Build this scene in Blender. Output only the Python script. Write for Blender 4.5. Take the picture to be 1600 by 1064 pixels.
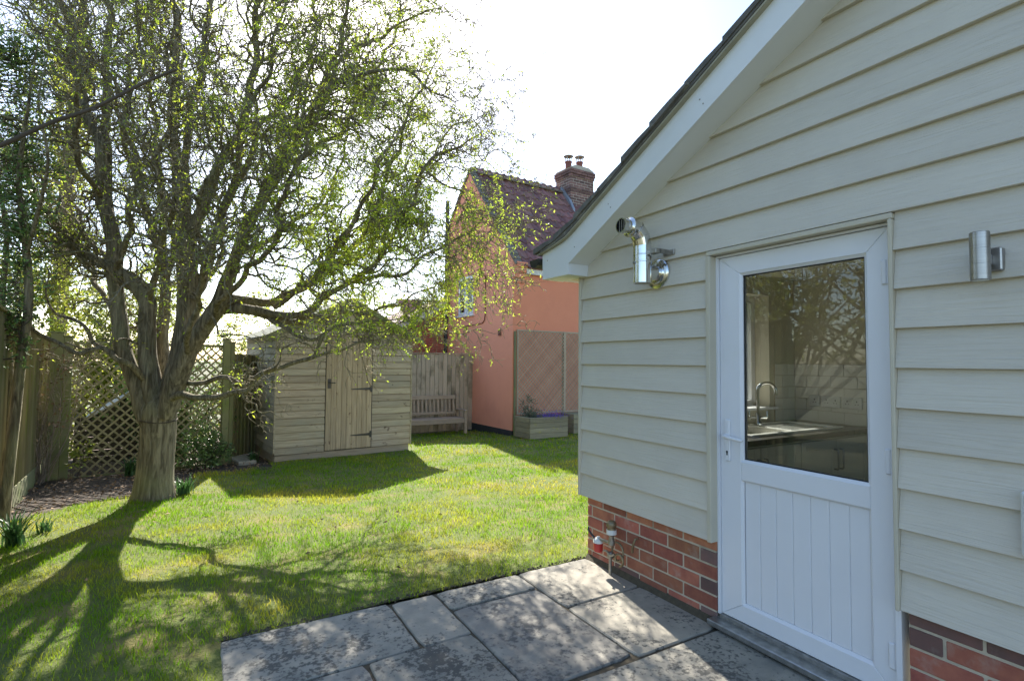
import bpy, math, random
import numpy as np
from mathutils import Matrix, Vector
random.seed(7)
rng = np.random.default_rng(11)
R = math.radians
scene = bpy.context.scene
COL = scene.collection
for o in list(bpy.data.objects): bpy.data.objects.remove(o)

# ------------------------------------------------------------------ camera
YAW, PIT, ROL, FPX, HC = 0.527889, 0.041406, 0.0089015, 818.264, 1.33
fw = np.array([math.sin(YAW)*math.cos(PIT), math.cos(YAW)*math.cos(PIT), math.sin(PIT)])
r0 = np.array([math.cos(YAW), -math.sin(YAW), 0.0]); u0 = np.cross(r0, fw)
rv = r0*math.cos(ROL)+u0*math.sin(ROL); uv = -r0*math.sin(ROL)+u0*math.cos(ROL)
camd = bpy.data.cameras.new('camera'); cam = bpy.data.objects.new('camera', camd); COL.objects.link(cam)
camd.sensor_width = 36.0; camd.lens = FPX/1600*36; camd.clip_start = 0.05; camd.clip_end = 2000
cam.matrix_world = Matrix(((rv[0], uv[0], -fw[0], 0), (rv[1], uv[1], -fw[1], 0), (rv[2], uv[2], -fw[2], HC), (0, 0, 0, 1)))
scene.camera = cam
def P3(px, py, dist):
    """a point of the garden given by where the tree was measured in the survey picture and its distance"""
    return np.array([0, 0, HC]) + (fw + (px-800)/FPX*rv - (py-532)/FPX*uv)*dist

# ------------------------------------------------------------------ light
SUN_EL, SUN_AZ = R(37.0), R(12.3)          # azimuth measured from +Y towards +X
w = bpy.data.worlds.new('World'); scene.world = w; w.use_nodes = True
wn = w.node_tree; wn.nodes.clear()
wo = wn.nodes.new('ShaderNodeOutputWorld'); wb = wn.nodes.new('ShaderNodeBackground'); ws = wn.nodes.new('ShaderNodeTexSky')
ws.sky_type = 'NISHITA'; ws.sun_disc = False; ws.sun_elevation = SUN_EL; ws.sun_rotation = SUN_AZ
ws.air_density = 1.0; ws.dust_density = 0.9; ws.ozone_density = 2.0
wb.inputs['Strength'].default_value = 0.12
wn.links.new(ws.outputs[0], wb.inputs[0]); wn.links.new(wb.outputs[0], wo.inputs[0])
sd = bpy.data.lights.new('sun', 'SUN'); sd.energy = 5.0; sd.angle = R(0.53); sd.color = (1, .95, .86)
so = bpy.data.objects.new('sun', sd); COL.objects.link(so)
sdir = Vector((math.sin(SUN_AZ)*math.cos(SUN_EL), math.cos(SUN_AZ)*math.cos(SUN_EL), math.sin(SUN_EL)))
so.rotation_euler = sdir.to_track_quat('Z', 'Y').to_euler(); so.location = (2, 8, 12)
vs = scene.view_settings; vs.view_transform = 'Standard'; vs.look = 'None'; vs.gamma = 1; vs.exposure = 1.6
vs.use_curve_mapping = False

# ------------------------------------------------------------------ helpers
def nd(nt, t, **kw):
    n = nt.nodes.new(t)
    for k, v in kw.items():
        if k in n.inputs.keys(): n.inputs[k].default_value = v
        else: setattr(n, k, v)
    return n
def col4(c): return (c[0], c[1], c[2], 1)
def material(name, c1, c2=None, rough=.8, metal=0., scale=6., stretch=(1, 1, 1), detail=6., distort=0., lo=.3, hi=.7,
             rnd=0., rndhue=0., bump=0., bscale=None, bstretch=None, spots=None, c3=None, s3=2., lo3=.5, hi3=.65,
             trans=0., tcol=None, island=0., spec=.5, bdist=.004, shift=True, pos3=None, coat=0.):
    """one procedural surface: two colours mixed by noise, an optional patch colour, spots, random per piece, bump"""
    m = bpy.data.materials.new(name); m.use_nodes = True; nt = m.node_tree; nt.nodes.clear(); L = nt.links.new
    out = nd(nt, 'ShaderNodeOutputMaterial'); b = nd(nt, 'ShaderNodeBsdfPrincipled', Roughness=rough, Metallic=metal)
    b.inputs['Specular IOR Level'].default_value = spec; b.inputs['Coat Weight'].default_value = coat
    tc = nd(nt, 'ShaderNodeTexCoord'); oi = nd(nt, 'ShaderNodeObjectInfo')
    vec = tc.outputs['Object']
    if shift:
        sc_ = nd(nt, 'ShaderNodeMath', operation='MULTIPLY'); sc_.inputs[1].default_value = 37.; L(oi.outputs['Random'], sc_.inputs[0])
        ad = nd(nt, 'ShaderNodeVectorMath', operation='ADD'); L(vec, ad.inputs[0]); L(sc_.outputs[0], ad.inputs[1]); vec = ad.outputs[0]
    def noise(scale, stretch, detail=6., distort=0.):
        mp = nd(nt, 'ShaderNodeMapping'); mp.inputs['Scale'].default_value = stretch; L(vec, mp.inputs[0])
        n = nd(nt, 'ShaderNodeTexNoise', Scale=scale, Detail=detail, Distortion=distort, Roughness=.6); L(mp.outputs[0], n.inputs['Vector'])
        return n.outputs['Fac']
    def ramp(f, lo, hi):
        mr = nd(nt, 'ShaderNodeMapRange'); mr.inputs[1].default_value = lo; mr.inputs[2].default_value = hi; L(f, mr.inputs[0]); return mr.outputs[0]
    def mix(f, a, c):
        mx = nd(nt, 'ShaderNodeMix', data_type='RGBA')
        if hasattr(f, 'links'): L(f, mx.inputs[0])
        else: mx.inputs[0].default_value = f
        for s, x in ((6, a), (7, c)):
            if hasattr(x, 'links'): L(x, mx.inputs[s])
            else: mx.inputs[s].default_value = col4(x)
        return mx.outputs[2]
    f = noise(scale, stretch, detail, distort)
    c = mix(ramp(f, lo, hi), c1, c2 if c2 else tuple(x*.8 for x in c1))
    if c3: c = mix(ramp(noise(s3, (1, 1, 1), 5.), lo3, hi3), c, c3)
    if spots:  # (colour, scale, threshold, patchiness scale)
        v = nd(nt, 'ShaderNodeTexNoise', Scale=spots[1], Detail=5., Roughness=.62); L(vec, v.inputs['Vector'])
        big = noise(spots[3], (1, 1, 1), 3.)
        sm = nd(nt, 'ShaderNodeMath', operation='MULTIPLY_ADD'); L(big, sm.inputs[0]); sm.inputs[1].default_value = .7; L(v.outputs['Fac'], sm.inputs[2])
        c = mix(ramp(sm.outputs[0], spots[2], spots[2]+.11), c, spots[0])
    if rnd or rndhue or island:
        hs = nd(nt, 'ShaderNodeHueSaturation'); L(c, hs.inputs['Color'])
        src = oi.outputs['Random']
        if island:
            g = nd(nt, 'ShaderNodeNewGeometry'); src = g.outputs['Random Per Island']
        amt = island or rnd
        mr = nd(nt, 'ShaderNodeMapRange'); mr.inputs[3].default_value = 1-amt; mr.inputs[4].default_value = 1+amt; L(src, mr.inputs[0]); L(mr.outputs[0], hs.inputs['Value'])
        if rndhue:
            k = nd(nt, 'ShaderNodeMath', operation='MULTIPLY'); k.inputs[1].default_value = 7.31; L(src, k.inputs[0])
            fr = nd(nt, 'ShaderNodeMath', operation='FRACT'); L(k.outputs[0], fr.inputs[0])
            m2 = nd(nt, 'ShaderNodeMapRange'); m2.inputs[3].default_value = .5-rndhue; m2.inputs[4].default_value = .5+rndhue; L(fr.outputs[0], m2.inputs[0]); L(m2.outputs[0], hs.inputs['Hue'])
        c = hs.outputs[0]
    L(c, b.inputs['Base Color'])
    if bump:
        bn = noise(bscale or scale*3, bstretch or stretch, 5., distort)
        bp = nd(nt, 'ShaderNodeBump', Strength=bump, Distance=bdist); L(bn, bp.inputs['Height']); L(bp.outputs[0], b.inputs['Normal'])
    if trans:
        tr = nd(nt, 'ShaderNodeBsdfTranslucent')
        if tcol: tr.inputs[0].default_value = col4(tcol)
        else: L(c, tr.inputs[0])
        ms = nd(nt, 'ShaderNodeMixShader', Fac=trans); L(b.outputs[0], ms.inputs[1]); L(tr.outputs[0], ms.inputs[2]); L(ms.outputs[0], out.inputs[0])
    else: L(b.outputs[0], out.inputs[0])
    return m
def glass_mat(name, tint=(.93, .95, .94), ior=1.52):
    m = bpy.data.materials.new(name); m.use_nodes = True; nt = m.node_tree; nt.nodes.clear(); L = nt.links.new
    out = nd(nt, 'ShaderNodeOutputMaterial'); t = nd(nt, 'ShaderNodeBsdfTransparent'); t.inputs[0].default_value = col4(tint)
    g = nd(nt, 'ShaderNodeBsdfGlossy', Roughness=0.0); fr = nd(nt, 'ShaderNodeFresnel', IOR=ior)
    mu = nd(nt, 'ShaderNodeMath', operation='MULTIPLY'); mu.inputs[1].default_value = .95; L(fr.outputs[0], mu.inputs[0]); mu.use_clamp = True
    ms = nd(nt, 'ShaderNodeMixShader'); L(mu.outputs[0], ms.inputs[0]); L(t.outputs[0], ms.inputs[1]); L(g.outputs[0], ms.inputs[2]); L(ms.outputs[0], out.inputs[0])
    return m

# objects: everything is written in world metres; WM keeps each object's world matrix so children can be placed under it
WM = {}
def link(o, parent, W):
    COL.objects.link(o); WM[o.name] = W
    if parent is not None:
        o.parent = parent; o.matrix_basis = WM[parent.name].inverted() @ W
    else: o.matrix_basis = W
    return o
def tag(o, label=None, cat=None, group=None, kind=None):
    if label: o['label'] = label
    if cat: o['category'] = cat
    if group: o['group'] = group
    if kind: o['kind'] = kind
    return o
def thing(name, loc, label, cat, rz=0., group=None):
    o = bpy.data.objects.new(name, None); o.empty_display_size = .1
    link(o, None, Matrix.Translation(loc) @ Matrix.Rotation(rz, 4, 'Z')); return tag(o, label, cat, group)
def mesh(name, V, F, mat, smooth=False):
    me = bpy.data.meshes.new(name); me.from_pydata([tuple(map(float, v)) for v in V], [], [tuple(f) for f in F]); me.update()
    if mat: me.materials.append(mat)
    if smooth: me.shade_smooth()
    return me
def fast_mesh(name, V, F, mat, smooth=False):
    """V (n,3) and F (m,k) arrays, all faces with k corners"""
    V = np.asarray(V, np.float32); F = np.asarray(F, np.int32); me = bpy.data.meshes.new(name)
    me.vertices.add(len(V)); me.vertices.foreach_set('co', V.ravel())
    k = F.shape[1]; me.loops.add(F.size); me.loops.foreach_set('vertex_index', F.ravel())
    me.polygons.add(len(F)); me.polygons.foreach_set('loop_start', np.arange(0, F.size, k, dtype=np.int32))
    if smooth: me.polygons.foreach_set('use_smooth', np.ones(len(F), bool))
    me.update(calc_edges=True); me.validate()
    if mat: me.materials.append(mat)
    return me
def part(name, VF, mat, parent=None, smooth=False, local=False):
    """mesh object; VF in world metres unless local (then in the parent's own frame); its origin is the parent's origin"""
    V, F = VF
    Wp = WM[parent.name] if parent is not None else Matrix.Identity(4)
    V = np.asarray(V, float)
    if not local and parent is not None:
        I = np.array(Wp.inverted()); V = V @ I[:3, :3].T + I[:3, 3]
    o = bpy.data.objects.new(name, mesh(name, V, F, mat, smooth)); return link(o, parent, Wp.copy())
def inst(name, me, parent, W, local=True):
    o = bpy.data.objects.new(name, me); Wp = WM[parent.name] if parent is not None else Matrix.Identity(4)
    return link(o, parent, Wp @ W if local else W)
# chamfered box
_ct = None
def _cbox_template():
    F = []
    ix = lambda c, a: c*3+a
    for a in range(3):
        b, c = [x for x in range(3) if x != a]
        for s in (0, 1):
            ring = [(s << a) | (i << b) | (j << c) for i, j in ((0, 0), (1, 0), (1, 1), (0, 1))]
            F.append([ix(k, a) for k in ring])
        for i, j in ((0, 0), (1, 0), (1, 1), (0, 1)):
            c0 = (i << b) | (j << c); c1 = c0 | (1 << a)
            F.append([ix(c0, b), ix(c1, b), ix(c1, c), ix(c0, c)])
    for c in range(8): F.append([ix(c, 0), ix(c, 1), ix(c, 2)])
    V = _cbox_v((-1, 1, -1, 1, -1, 1), .2)
    out = []
    for f in F:
        p = V[f]; n = np.cross(p[1]-p[0], p[2]-p[0])
        out.append(f if n @ p.mean(0) > 0 else f[::-1])
    return out
def _cbox_v(bx, b):
    V = np.zeros((24, 3)); lo = bx[0::2]; hi = bx[1::2]
    for c in range(8):
        for a in range(3):
            for k in range(3):
                h = (c >> k) & 1; v = hi[k] if h else lo[k]
                if k != a: v += -b if h else b
                V[c*3+a, k] = v
    return V
_ct = _cbox_template()
def cbox(x0, x1, y0, y1, z0, z1, b=.003): return _cbox_v((min(x0, x1), max(x0, x1), min(y0, y1), max(y0, y1), min(z0, z1), max(z0, z1)), min(b, .45*min(abs(x1-x0), abs(y1-y0), abs(z1-z0)))), _ct
def box(x0, x1, y0, y1, z0, z1):
    V = [(x, y, z) for z in (z0, z1) for y in (y0, y1) for x in (x0, x1)]
    return V, [(0, 2, 3, 1), (4, 5, 7, 6), (0, 1, 5, 4), (2, 6, 7, 3), (0, 4, 6, 2), (1, 3, 7, 5)]
def prism(poly, axis, a0, a1):
    """2D polygon (in the two other axes, in order) pushed along an axis"""
    n = len(poly); V = []
    for a in (a0, a1):
        for q in poly:
            v = [0, 0, 0]; o_ = [i for i in range(3) if i != axis]; v[axis] = a; v[o_[0]] = q[0]; v[o_[1]] = q[1]; V.append(tuple(v))
    area = sum(poly[i][0]*poly[(i+1) % n][1]-poly[(i+1) % n][0]*poly[i][1] for i in range(n))
    flip = (area > 0) != (axis == 1)
    if a1 < a0: flip = not flip
    F = [list(range(n))[::-1] if flip else list(range(n)), [i+n for i in (range(n) if flip else reversed(range(n)))]]
    for i in range(n):
        j = (i+1) % n; q = [i, j, j+n, i+n]
        F.append(q if flip else q[::-1])
    return V, F
def join(*vfs):
    V, F, k = [], [], 0
    for v, f in vfs:
        v = [tuple(x) for x in np.asarray(v, float)]; V += v; F += [[i+k for i in q] for q in f]; k += len(v)
    return V, F
def xf(VF, W):
    A = np.array(W); return np.asarray(VF[0], float) @ A[:3, :3].T + A[:3, 3], VF[1]
def tube(pts, rad, sides=10, caps=True):
    pts = np.asarray(pts, float); n = len(pts); rad = np.full(n, rad) if np.isscalar(rad) else np.asarray(rad, float)
    T = np.gradient(pts, axis=0); T /= np.linalg.norm(T, axis=1)[:, None]+1e-12
    ref = np.array([0, 0, 1.]) if abs(T[0, 2]) < .9 else np.array([1., 0, 0]); V = []
    a = np.cross(T[0], ref); a /= np.linalg.norm(a)
    for i in range(n):
        a = a-T[i]*(a@T[i]); a /= np.linalg.norm(a)+1e-12; b = np.cross(T[i], a)
        for k in range(sides):
            th = 2*math.pi*k/sides; V.append(pts[i]+rad[i]*(a*math.cos(th)+b*math.sin(th)))
    F = [[i*sides+k, i*sides+(k+1) % sides, (i+1)*sides+(k+1) % sides, (i+1)*sides+k] for i in range(n-1) for k in range(sides)]
    if caps: F += [list(range(sides))[::-1], [(n-1)*sides+k for k in range(sides)]]
    return V, F
def lathe(prof, center, axis=(0, 0, 1), sides=28):
    """prof: list of (radius, distance along the axis)"""
    ax = np.asarray(axis, float); ax /= np.linalg.norm(ax); ref = np.array([0, 0, 1.]) if abs(ax[2]) < .9 else np.array([1., 0, 0])
    a = np.cross(ax, ref); a /= np.linalg.norm(a); b = np.cross(ax, a); c = np.asarray(center, float); V = []; n = len(prof)
    for r_, h in prof:
        for k in range(sides):
            th = 2*math.pi*k/sides; V.append(c+ax*h+max(r_, 1e-4)*(a*math.cos(th)+b*math.sin(th)))
    F = [[i*sides+k, i*sides+(k+1) % sides, (i+1)*sides+(k+1) % sides, (i+1)*sides+k] for i in range(n-1) for k in range(sides)]
    F += [list(range(sides))[::-1], [(n-1)*sides+k for k in range(sides)]]
    return V, F
def smooth_obj(o, ang=40):
    o.data.shade_smooth()
    try: o.data.set_sharp_from_angle(angle=R(ang))
    except Exception: pass
    return o
def noise1(x, s):
    return math.sin(x*1.7+s)*.5+math.sin(x*3.9+s*2.3)*.3+math.sin(x*8.3+s*1.1)*.2

KG = 0.045
def gz(y): return 0.0 if y <= 2.95 else -KG*(y-2.95) if y < 30 else -KG*27.05

# ------------------------------------------------------------------ materials
M = {}
M['clad'] = material('painted_cladding', (.60, .555, .465), (.56, .515, .435), rough=.6, scale=3, rnd=.05, bump=.75, bscale=9, bstretch=(1, .35, 9), distort=.9, bdist=.006, c3=(.53, .49, .415), s3=1.3, lo3=.55, hi3=.8)
M['cladtrim'] = material('painted_trim', (.56, .51, .40), (.51, .465, .36), rough=.6, scale=4, bump=.1, bscale=20, bstretch=(1, 1, .1))
M['upvc'] = material('white_upvc', (.74, .74, .76), (.70, .70, .72), rough=.32, scale=2, spec=.5, shift=False, c3=(.68, .68, .66), s3=3, lo3=.6, hi3=.85)
M['barge'] = material('white_bargeboard', (.76, .77, .77), (.70, .71, .70), rough=.45, scale=1.5, stretch=(1, 1, 1), spots=((.5, .5, .47), 30, 1.15, 2))
M['brick'] = material('red_brick', (.40, .15, .085), (.27, .09, .06), rough=.9, scale=14, rnd=.28, rndhue=.012, bump=.5, bscale=60, c3=(.40, .27, .21), s3=9, lo3=.58, hi3=.8, bdist=.003)
M['brickdark'] = material('dark_brick', (.13, .085, .075), (.2, .10, .085), rough=.9, scale=9, rnd=.25, bump=.5, bscale=60, c3=(.3, .22, .18), s3=8, lo3=.6, hi3=.8)
M['mortar'] = material('mortar', (.54, .46, .345), (.44, .38, .29), rough=.95, scale=20, bump=.5, bscale=80, c3=(.17, .16, .10), s3=3, lo3=.55, hi3=.75)
M['housebrick'] = material('bright_red_brick', (.40, .09, .05), (.33, .075, .045), rough=.9, scale=12, rnd=.2, bump=.3, bscale=50)
M['chimbrick'] = material('sooty_brick', (.19, .10, .08), (.13, .075, .07), rough=.9, scale=10, rnd=.4, bump=.3, bscale=50)
M['soot_mortar'] = material('pale_mortar', (.50, .45, .37), (.38, .34, .28), rough=.95, scale=15)
spot = (.095, .09, .078)
M['slab'] = material('spotted_paving', (.33, .30, .245), (.24, .225, .185), rough=.9, scale=11, rnd=.08, bump=.35, bscale=40, spots=(spot, 46, .855, 4.0), c3=(.21, .2, .17), s3=5)
M['slabpale'] = material('pale_paving', (.36, .325, .26), (.28, .255, .21), rough=.9, scale=11, rnd=.08, bump=.3, bscale=40, spots=(spot, 44, .95, 4.0), c3=(.25, .232, .19), s3=5)
M['slabdark'] = material('dark_paving', (.25, .23, .195), (.18, .168, .147), rough=.9, scale=11, rnd=.08, bump=.35, bscale=40, spots=((.10, .096, .088), 30, .875, 4.0), c3=(.31, .285, .235), s3=5)
M['joint'] = material('joint_soil', (.055, .045, .03), (.10, .08, .05), rough=1, scale=30, bump=.6, bscale=60)
M['tile'] = material('concrete_tile', (.15, .14, .125), (.095, .09, .08), rough=.95, scale=12, rnd=.15, bump=.6, bscale=40, c3=(.23, .22, .18), s3=14, lo3=.55, hi3=.7)
M['undercloak'] = material('cream_undercloak', (.40, .37, .28), (.30, .28, .21), rough=.9, scale=10)
M['steel'] = material('stainless_steel', (.70, .69, .66), (.62, .61, .58), rough=.13, metal=1., scale=5)
M['brushed'] = material('brushed_steel', (.40, .39, .38), (.33, .32, .31), rough=.33, metal=1., scale=4, stretch=(1, 1, 30), bump=.05, bscale=200)
M['galv'] = material('dull_metal', (.42, .40, .36), (.25, .23, .2), rough=.45, metal=.9, scale=30)
M['black'] = material('black_plastic', (.018, .018, .02), (.028, .028, .03), rough=.4, scale=6)
M['darkhole'] = material('dark_inside', (.012, .012, .012), rough=.9)
M['gasket'] = material('black_gasket', (.015, .015, .016), rough=.6)
M['red'] = material('red_plastic', (.50, .035, .03), (.40, .03, .03), rough=.35, scale=9)
M['whiteplastic'] = material('white_plastic', (.72, .72, .70), (.6, .6, .57), rough=.4, scale=9)
M['brass'] = material('tarnished_brass', (.35, .28, .17), (.2, .16, .1), rough=.5, metal=.8, scale=20)
M['checker'] = material('aluminium_threshold', (.45, .45, .44), (.25, .25, .24), rough=.38, metal=.85, scale=30)
M['glass'] = glass_mat('window_glass')
M['shed'] = material('weathered_shiplap', (.47, .385, .27), (.30, .24, .16), rough=.85, scale=5, lo=.36, hi=.64, stretch=(.6, 1, 14), rnd=.16, rndhue=.008, bump=.35, bscale=8, bstretch=(.6, 1, 16), spots=((.10, .065, .04), 9, 1.0, 4), c3=(.35, .31, .235), s3=1.6, lo3=.5, hi3=.75)
M['shedside'] = material('weathered_shiplap_side', (.42, .39, .33), (.32, .29, .24), rough=.7, scale=5, stretch=(1, .6, 14), rnd=.12, bump=.3, bscale=8, bstretch=(1, .6, 16), c3=(.2, .20, .13), s3=1.5)
M['sheddoor'] = material('weathered_door_plank', (.50, .385, .25), (.33, .25, .155), rough=.85, scale=5, lo=.36, hi=.64, stretch=(14, 1, .6), rnd=.14, bump=.3, bscale=8, bstretch=(16, 1, .6), spots=((.12, .07, .04), 11, 1.0, 5))
M['greenwood'] = material('algae_green_timber', (.25, .245, .12), (.17, .17, .085), rough=.9, scale=4, stretch=(1, 1, .4), rnd=.12, bump=.3, bscale=14, c3=(.19, .22, .07), s3=3)
M['felt'] = material('roof_felt', (.09, .095, .075), (.06, .065, .05), rough=1, scale=9, bump=.4, bscale=60, c3=(.11, .13, .05), s3=3)
M['fence'] = material('olive_fence_board', (.31, .275, .15), (.21, .185, .105), rough=.9, scale=4, stretch=(8, 8, .5), rnd=.2, rndhue=.01, bump=.3, bscale=10, bstretch=(8, 8, .5), c3=(.22, .23, .085), s3=2)
M['fencegrey'] = material('grey_fence_board', (.54, .45, .325), (.40, .33, .235), rough=.9, scale=5, stretch=(9, 9, .5), rnd=.14, bump=.3, bscale=10, bstretch=(8, 8, .5), c3=(.22, .19, .12), s3=2)
M['lattice'] = material('lattice_slat', (.33, .29, .155), (.24, .21, .115), rough=.9, scale=9, rnd=.2, bump=.2, bscale=30)
M['latticegrey'] = material('wall_trellis_slat', (.50, .40, .28), (.40, .32, .22), rough=.9, scale=9, rnd=.2, bump=.2, bscale=30)
M['bench'] = material('grey_bench_timber', (.44, .335, .23), (.33, .25, .17), rough=.85, scale=6, stretch=(1, 4, 4), rnd=.12, bump=.2, bscale=20)
M['sleeper'] = material('planter_sleeper', (.32, .28, .17), (.21, .18, .115), rough=.9, scale=5, stretch=(.6, 1, 8), rnd=.15, bump=.4, bscale=14, c3=(.32, .29, .07), s3=3, lo3=.6, hi3=.72)
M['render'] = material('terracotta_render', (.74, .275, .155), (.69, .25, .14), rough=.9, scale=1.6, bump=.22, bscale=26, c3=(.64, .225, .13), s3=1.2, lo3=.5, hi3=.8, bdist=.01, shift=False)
M['render_gable_lit'] = material('terracotta_render_light_added', (.90, .37, .235), (.86, .345, .22), rough=.85, scale=1.6, bump=.25, bscale=22, c3=(.78, .30, .195), s3=1.4, lo3=.5, hi3=.8, bdist=.01, shift=False)  # gable copy of the same render, with extra light put into its colour
M['plinth'] = material('black_plinth', (.03, .03, .032), (.045, .043, .042), rough=.9, scale=9, bump=.4)
M['pantile'] = material('clay_pantile', (.25, .115, .095), (.17, .085, .08), rough=.85, scale=7, rnd=.3, rndhue=.012, bump=.3, bscale=40, c3=(.12, .10, .09), s3=5, lo3=.56, hi3=.7)
M['ridgetile'] = material('mossy_ridge_tile', (.20, .13, .10), (.13, .11, .075), rough=.95, scale=8, rnd=.25, bump=.5, bscale=40, c3=(.10, .105, .05), s3=8)
M['coping'] = material('lichen_verge_tile', (.22, .20, .17), (.13, .12, .105), rough=.95, scale=14, rnd=.2, bump=.5, bscale=50)
M['pot'] = material('clay_pot', (.22, .075, .055), (.16, .06, .045), rough=.85, scale=9)
M['lead'] = material('lead_flashing', (.30, .32, .36), (.22, .24, .27), rough=.5, metal=.3, scale=9)
M['whitewood'] = material('white_paint_and_sunlit_wood', (.70, .68, .63), (.58, .56, .51), rough=.7, scale=6)
M['soil'] = material('dark_soil', (.065, .048, .034), (.035, .027, .02), rough=1, scale=14, bump=.9, bscale=30, bdist=.02, c3=(.12, .085, .06), s3=10)
M['gravel'] = material('pinkish_gravel', (.42, .31, .24), (.26, .2, .16), rough=.95, scale=60, detail=2, bump=.8, bscale=90, bdist=.01)
M['lawn'] = material('lawn_soil', (.13, .15, .03), (.09, .12, .022), rough=1, scale=9, bump=.9, bscale=60, bdist=.02, c3=(.20, .17, .05), s3=2.2, shift=False)
M['field'] = material('rough_ground', (.09, .10, .04), (.12, .105, .06), rough=1, scale=1.5, bump=.5, bscale=8, bdist=.05, shift=False)
M['grass'] = material('grass_blade', (.22, .36, .014), (.145, .285, .012), rough=.8, scale=1.4, island=.35, rndhue=.02, trans=.45, c3=(.50, .44, .05), s3=.9, lo3=.46, hi3=.66, shift=False, spec=.12)
M['leaf'] = material('willow_leaf', (.58, .66, .07), (.42, .56, .05), rough=.5, scale=.8, island=.3, rndhue=.02, trans=.62, shift=False, spec=.3)
M['evergreen'] = material('evergreen_leaf', (.15, .24, .065), (.11, .19, .055), rough=.35, scale=3, island=.4, rndhue=.02, trans=.3, shift=False)
M['hedge'] = material('hedge_leaf', (.36, .39, .06), (.24, .29, .045), rough=.5, scale=2, island=.4, rndhue=.03, trans=.5, shift=False)
M['strap'] = material('strap_leaf', (.06, .14, .035), (.045, .10, .03), rough=.45, scale=3, island=.35, trans=.35, shift=False)
M['greyleaf'] = material('silver_green_leaf', (.15, .18, .11), (.10, .13, .075), rough=.6, scale=3, island=.35, trans=.3, shift=False)
M['flower'] = material('violet_petal', (.16, .07, .5), (.24, .13, .58), rough=.6, scale=9, island=.3, trans=.3, shift=False)
M['bark'] = material('willow_bark', (.30, .25, .165), (.10, .08, .05), rough=.95, scale=13, lo=.36, hi=.60, stretch=(2.4, 2.4, .28), bump=1., bscale=14, bstretch=(2.4, 2.4, .3), distort=.8, bdist=.03, c3=(.25, .24, .12), s3=1.8, lo3=.5, hi3=.8)
M['twig'] = material('willow_twig', (.24, .205, .12), (.16, .14, .085), rough=.9, scale=6, shift=False)
M['darktwig'] = material('bare_stem', (.10, .075, .055), (.065, .05, .038), rough=.9, scale=9, shift=False)
M['drytwig'] = material('dry_vine_stem', (.33, .27, .21), (.2, .15, .11), rough=.9, scale=9, shift=False)
M['deadleaf'] = material('dead_leaf', (.20, .12, .06), (.30, .21, .13), rough=.9, scale=30, island=.5, shift=False)
M['plaster'] = material('cream_plaster', (.60, .555, .44), (.57, .53, .42), rough=.8, scale=2, shift=False)
M['walltile'] = material('white_wall_tile', (.72, .70, .64), (.70, .68, .62), rough=.15, scale=3, rnd=.03)
M['cupboard'] = material('cream_cupboard', (.62, .59, .50), (.60, .57, .48), rough=.5, scale=3)
M['worktop'] = material('dark_worktop', (.035, .03, .028), (.05, .045, .04), rough=.3, scale=40)
M['enamel'] = material('white_enamel', (.78, .77, .74), rough=.18)
M['chrome'] = material('chrome', (.75, .75, .75), (.72, .72, .72), rough=.06, metal=1.)
M['amber'] = material('amber_liquid', (.55, .25, .04), rough=.2)
M['floor'] = material('kitchen_floor', (.22, .19, .15), (.18, .155, .12), rough=.5, scale=5)
M['wire'] = material('wire', (.05, .05, .05), rough=.6)
M['bin'] = material('dark_timber', (.07, .06, .045), (.045, .04, .03), rough=.8, scale=6, rnd=.2)

# ------------------------------------------------------------------ ground
def sheet(name, mat, x0, x1, y0, y1, nx, ny, dz=0., bumpy=0., kind='structure', poly=None):
    xs = np.linspace(x0, x1, nx); ys = np.linspace(y0, y1, ny); V = []
    for y in ys:
        for x in xs: V.append((x, y, gz(y)+dz+(bumpy*(noise1(x*2.1, y*.7)+noise1(y*1.9+3, x*.6)) if bumpy else 0)))
    F = [(j*nx+i, j*nx+i+1, (j+1)*nx+i+1, (j+1)*nx+i) for j in range(ny-1) for i in range(nx-1)]
    o = part(name, (V, F), mat, None, True); return tag(o, kind=kind)
V = []; F = []
xs = [-900, -300, -60, -20, -8, 0, 8, 20, 60, 300, 900]; ys = [-900, -300, -60, -10, 2.95, 6, 10, 15, 22, 30, 60, 300, 900]
for y in ys:
    for x in xs: V.append((x, y, gz(y)-.06))
nx = len(xs)
F = [(j*nx+i, j*nx+i+1, (j+1)*nx+i+1, (j+1)*nx+i) for j in range(len(ys)-1) for i in range(nx-1)]
tag(part('ground', (V, F), M['field']), kind='structure')
# lawn: everything up to the beds, the patio cut out of it
def bed_edge(x):      # the front edge of the planting beds at the far side
    if x < -.1: return 7.35+.25*math.sin(x*2+1)+.06*noise1(x*6, 1)+max(0, -x-1.0)*-1.2
    if x < .9: return 8.55+.06*noise1(x*6, 2)
    return 8.9
LX0, LX1, LY1 = -2.3, 11.0, 12.1
def on_lawn(x, y):
    if y > LY1 or x < -1.38-.11*(y-4): return False
    if x > .06+.02*noise1(y*7, 3) and y < 2.893+.022*noise1(x*8, 1): return False
    if x < 0.9 and y > bed_edge(x): return False
    if x > 6.0 and y > 10.0: return False
    return True
cell = .1; V = []; F = []; idx = {}
def vid(i, j):
    if (i, j) not in idx:
        x = LX0+i*cell; y = -4.0+j*cell+.0; idx[(i, j)] = len(V)
        V.append((x, y, gz(y)+.006*noise1(x*2.3, y)+.006*noise1(y*2.1, x*.8)-.006))
    return idx[(i, j)]
for j in range(int((LY1+4)/cell)):
    for i in range(int((LX1-LX0)/cell)):
        xc = LX0+(i+.5)*cell; yc = -4+(j+.5)*cell
        if on_lawn(xc, yc): F.append((vid(i, j), vid(i+1, j), vid(i+1, j+1), vid(i, j+1)))
tag(part('lawn', (V, F), M['lawn'], None, True), kind='structure')
tag(sheet('flower_bed_soil', M['soil'], -2.6, .98, 5.0, 11.5, 60, 80, -.022, .012), kind='structure')
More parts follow.
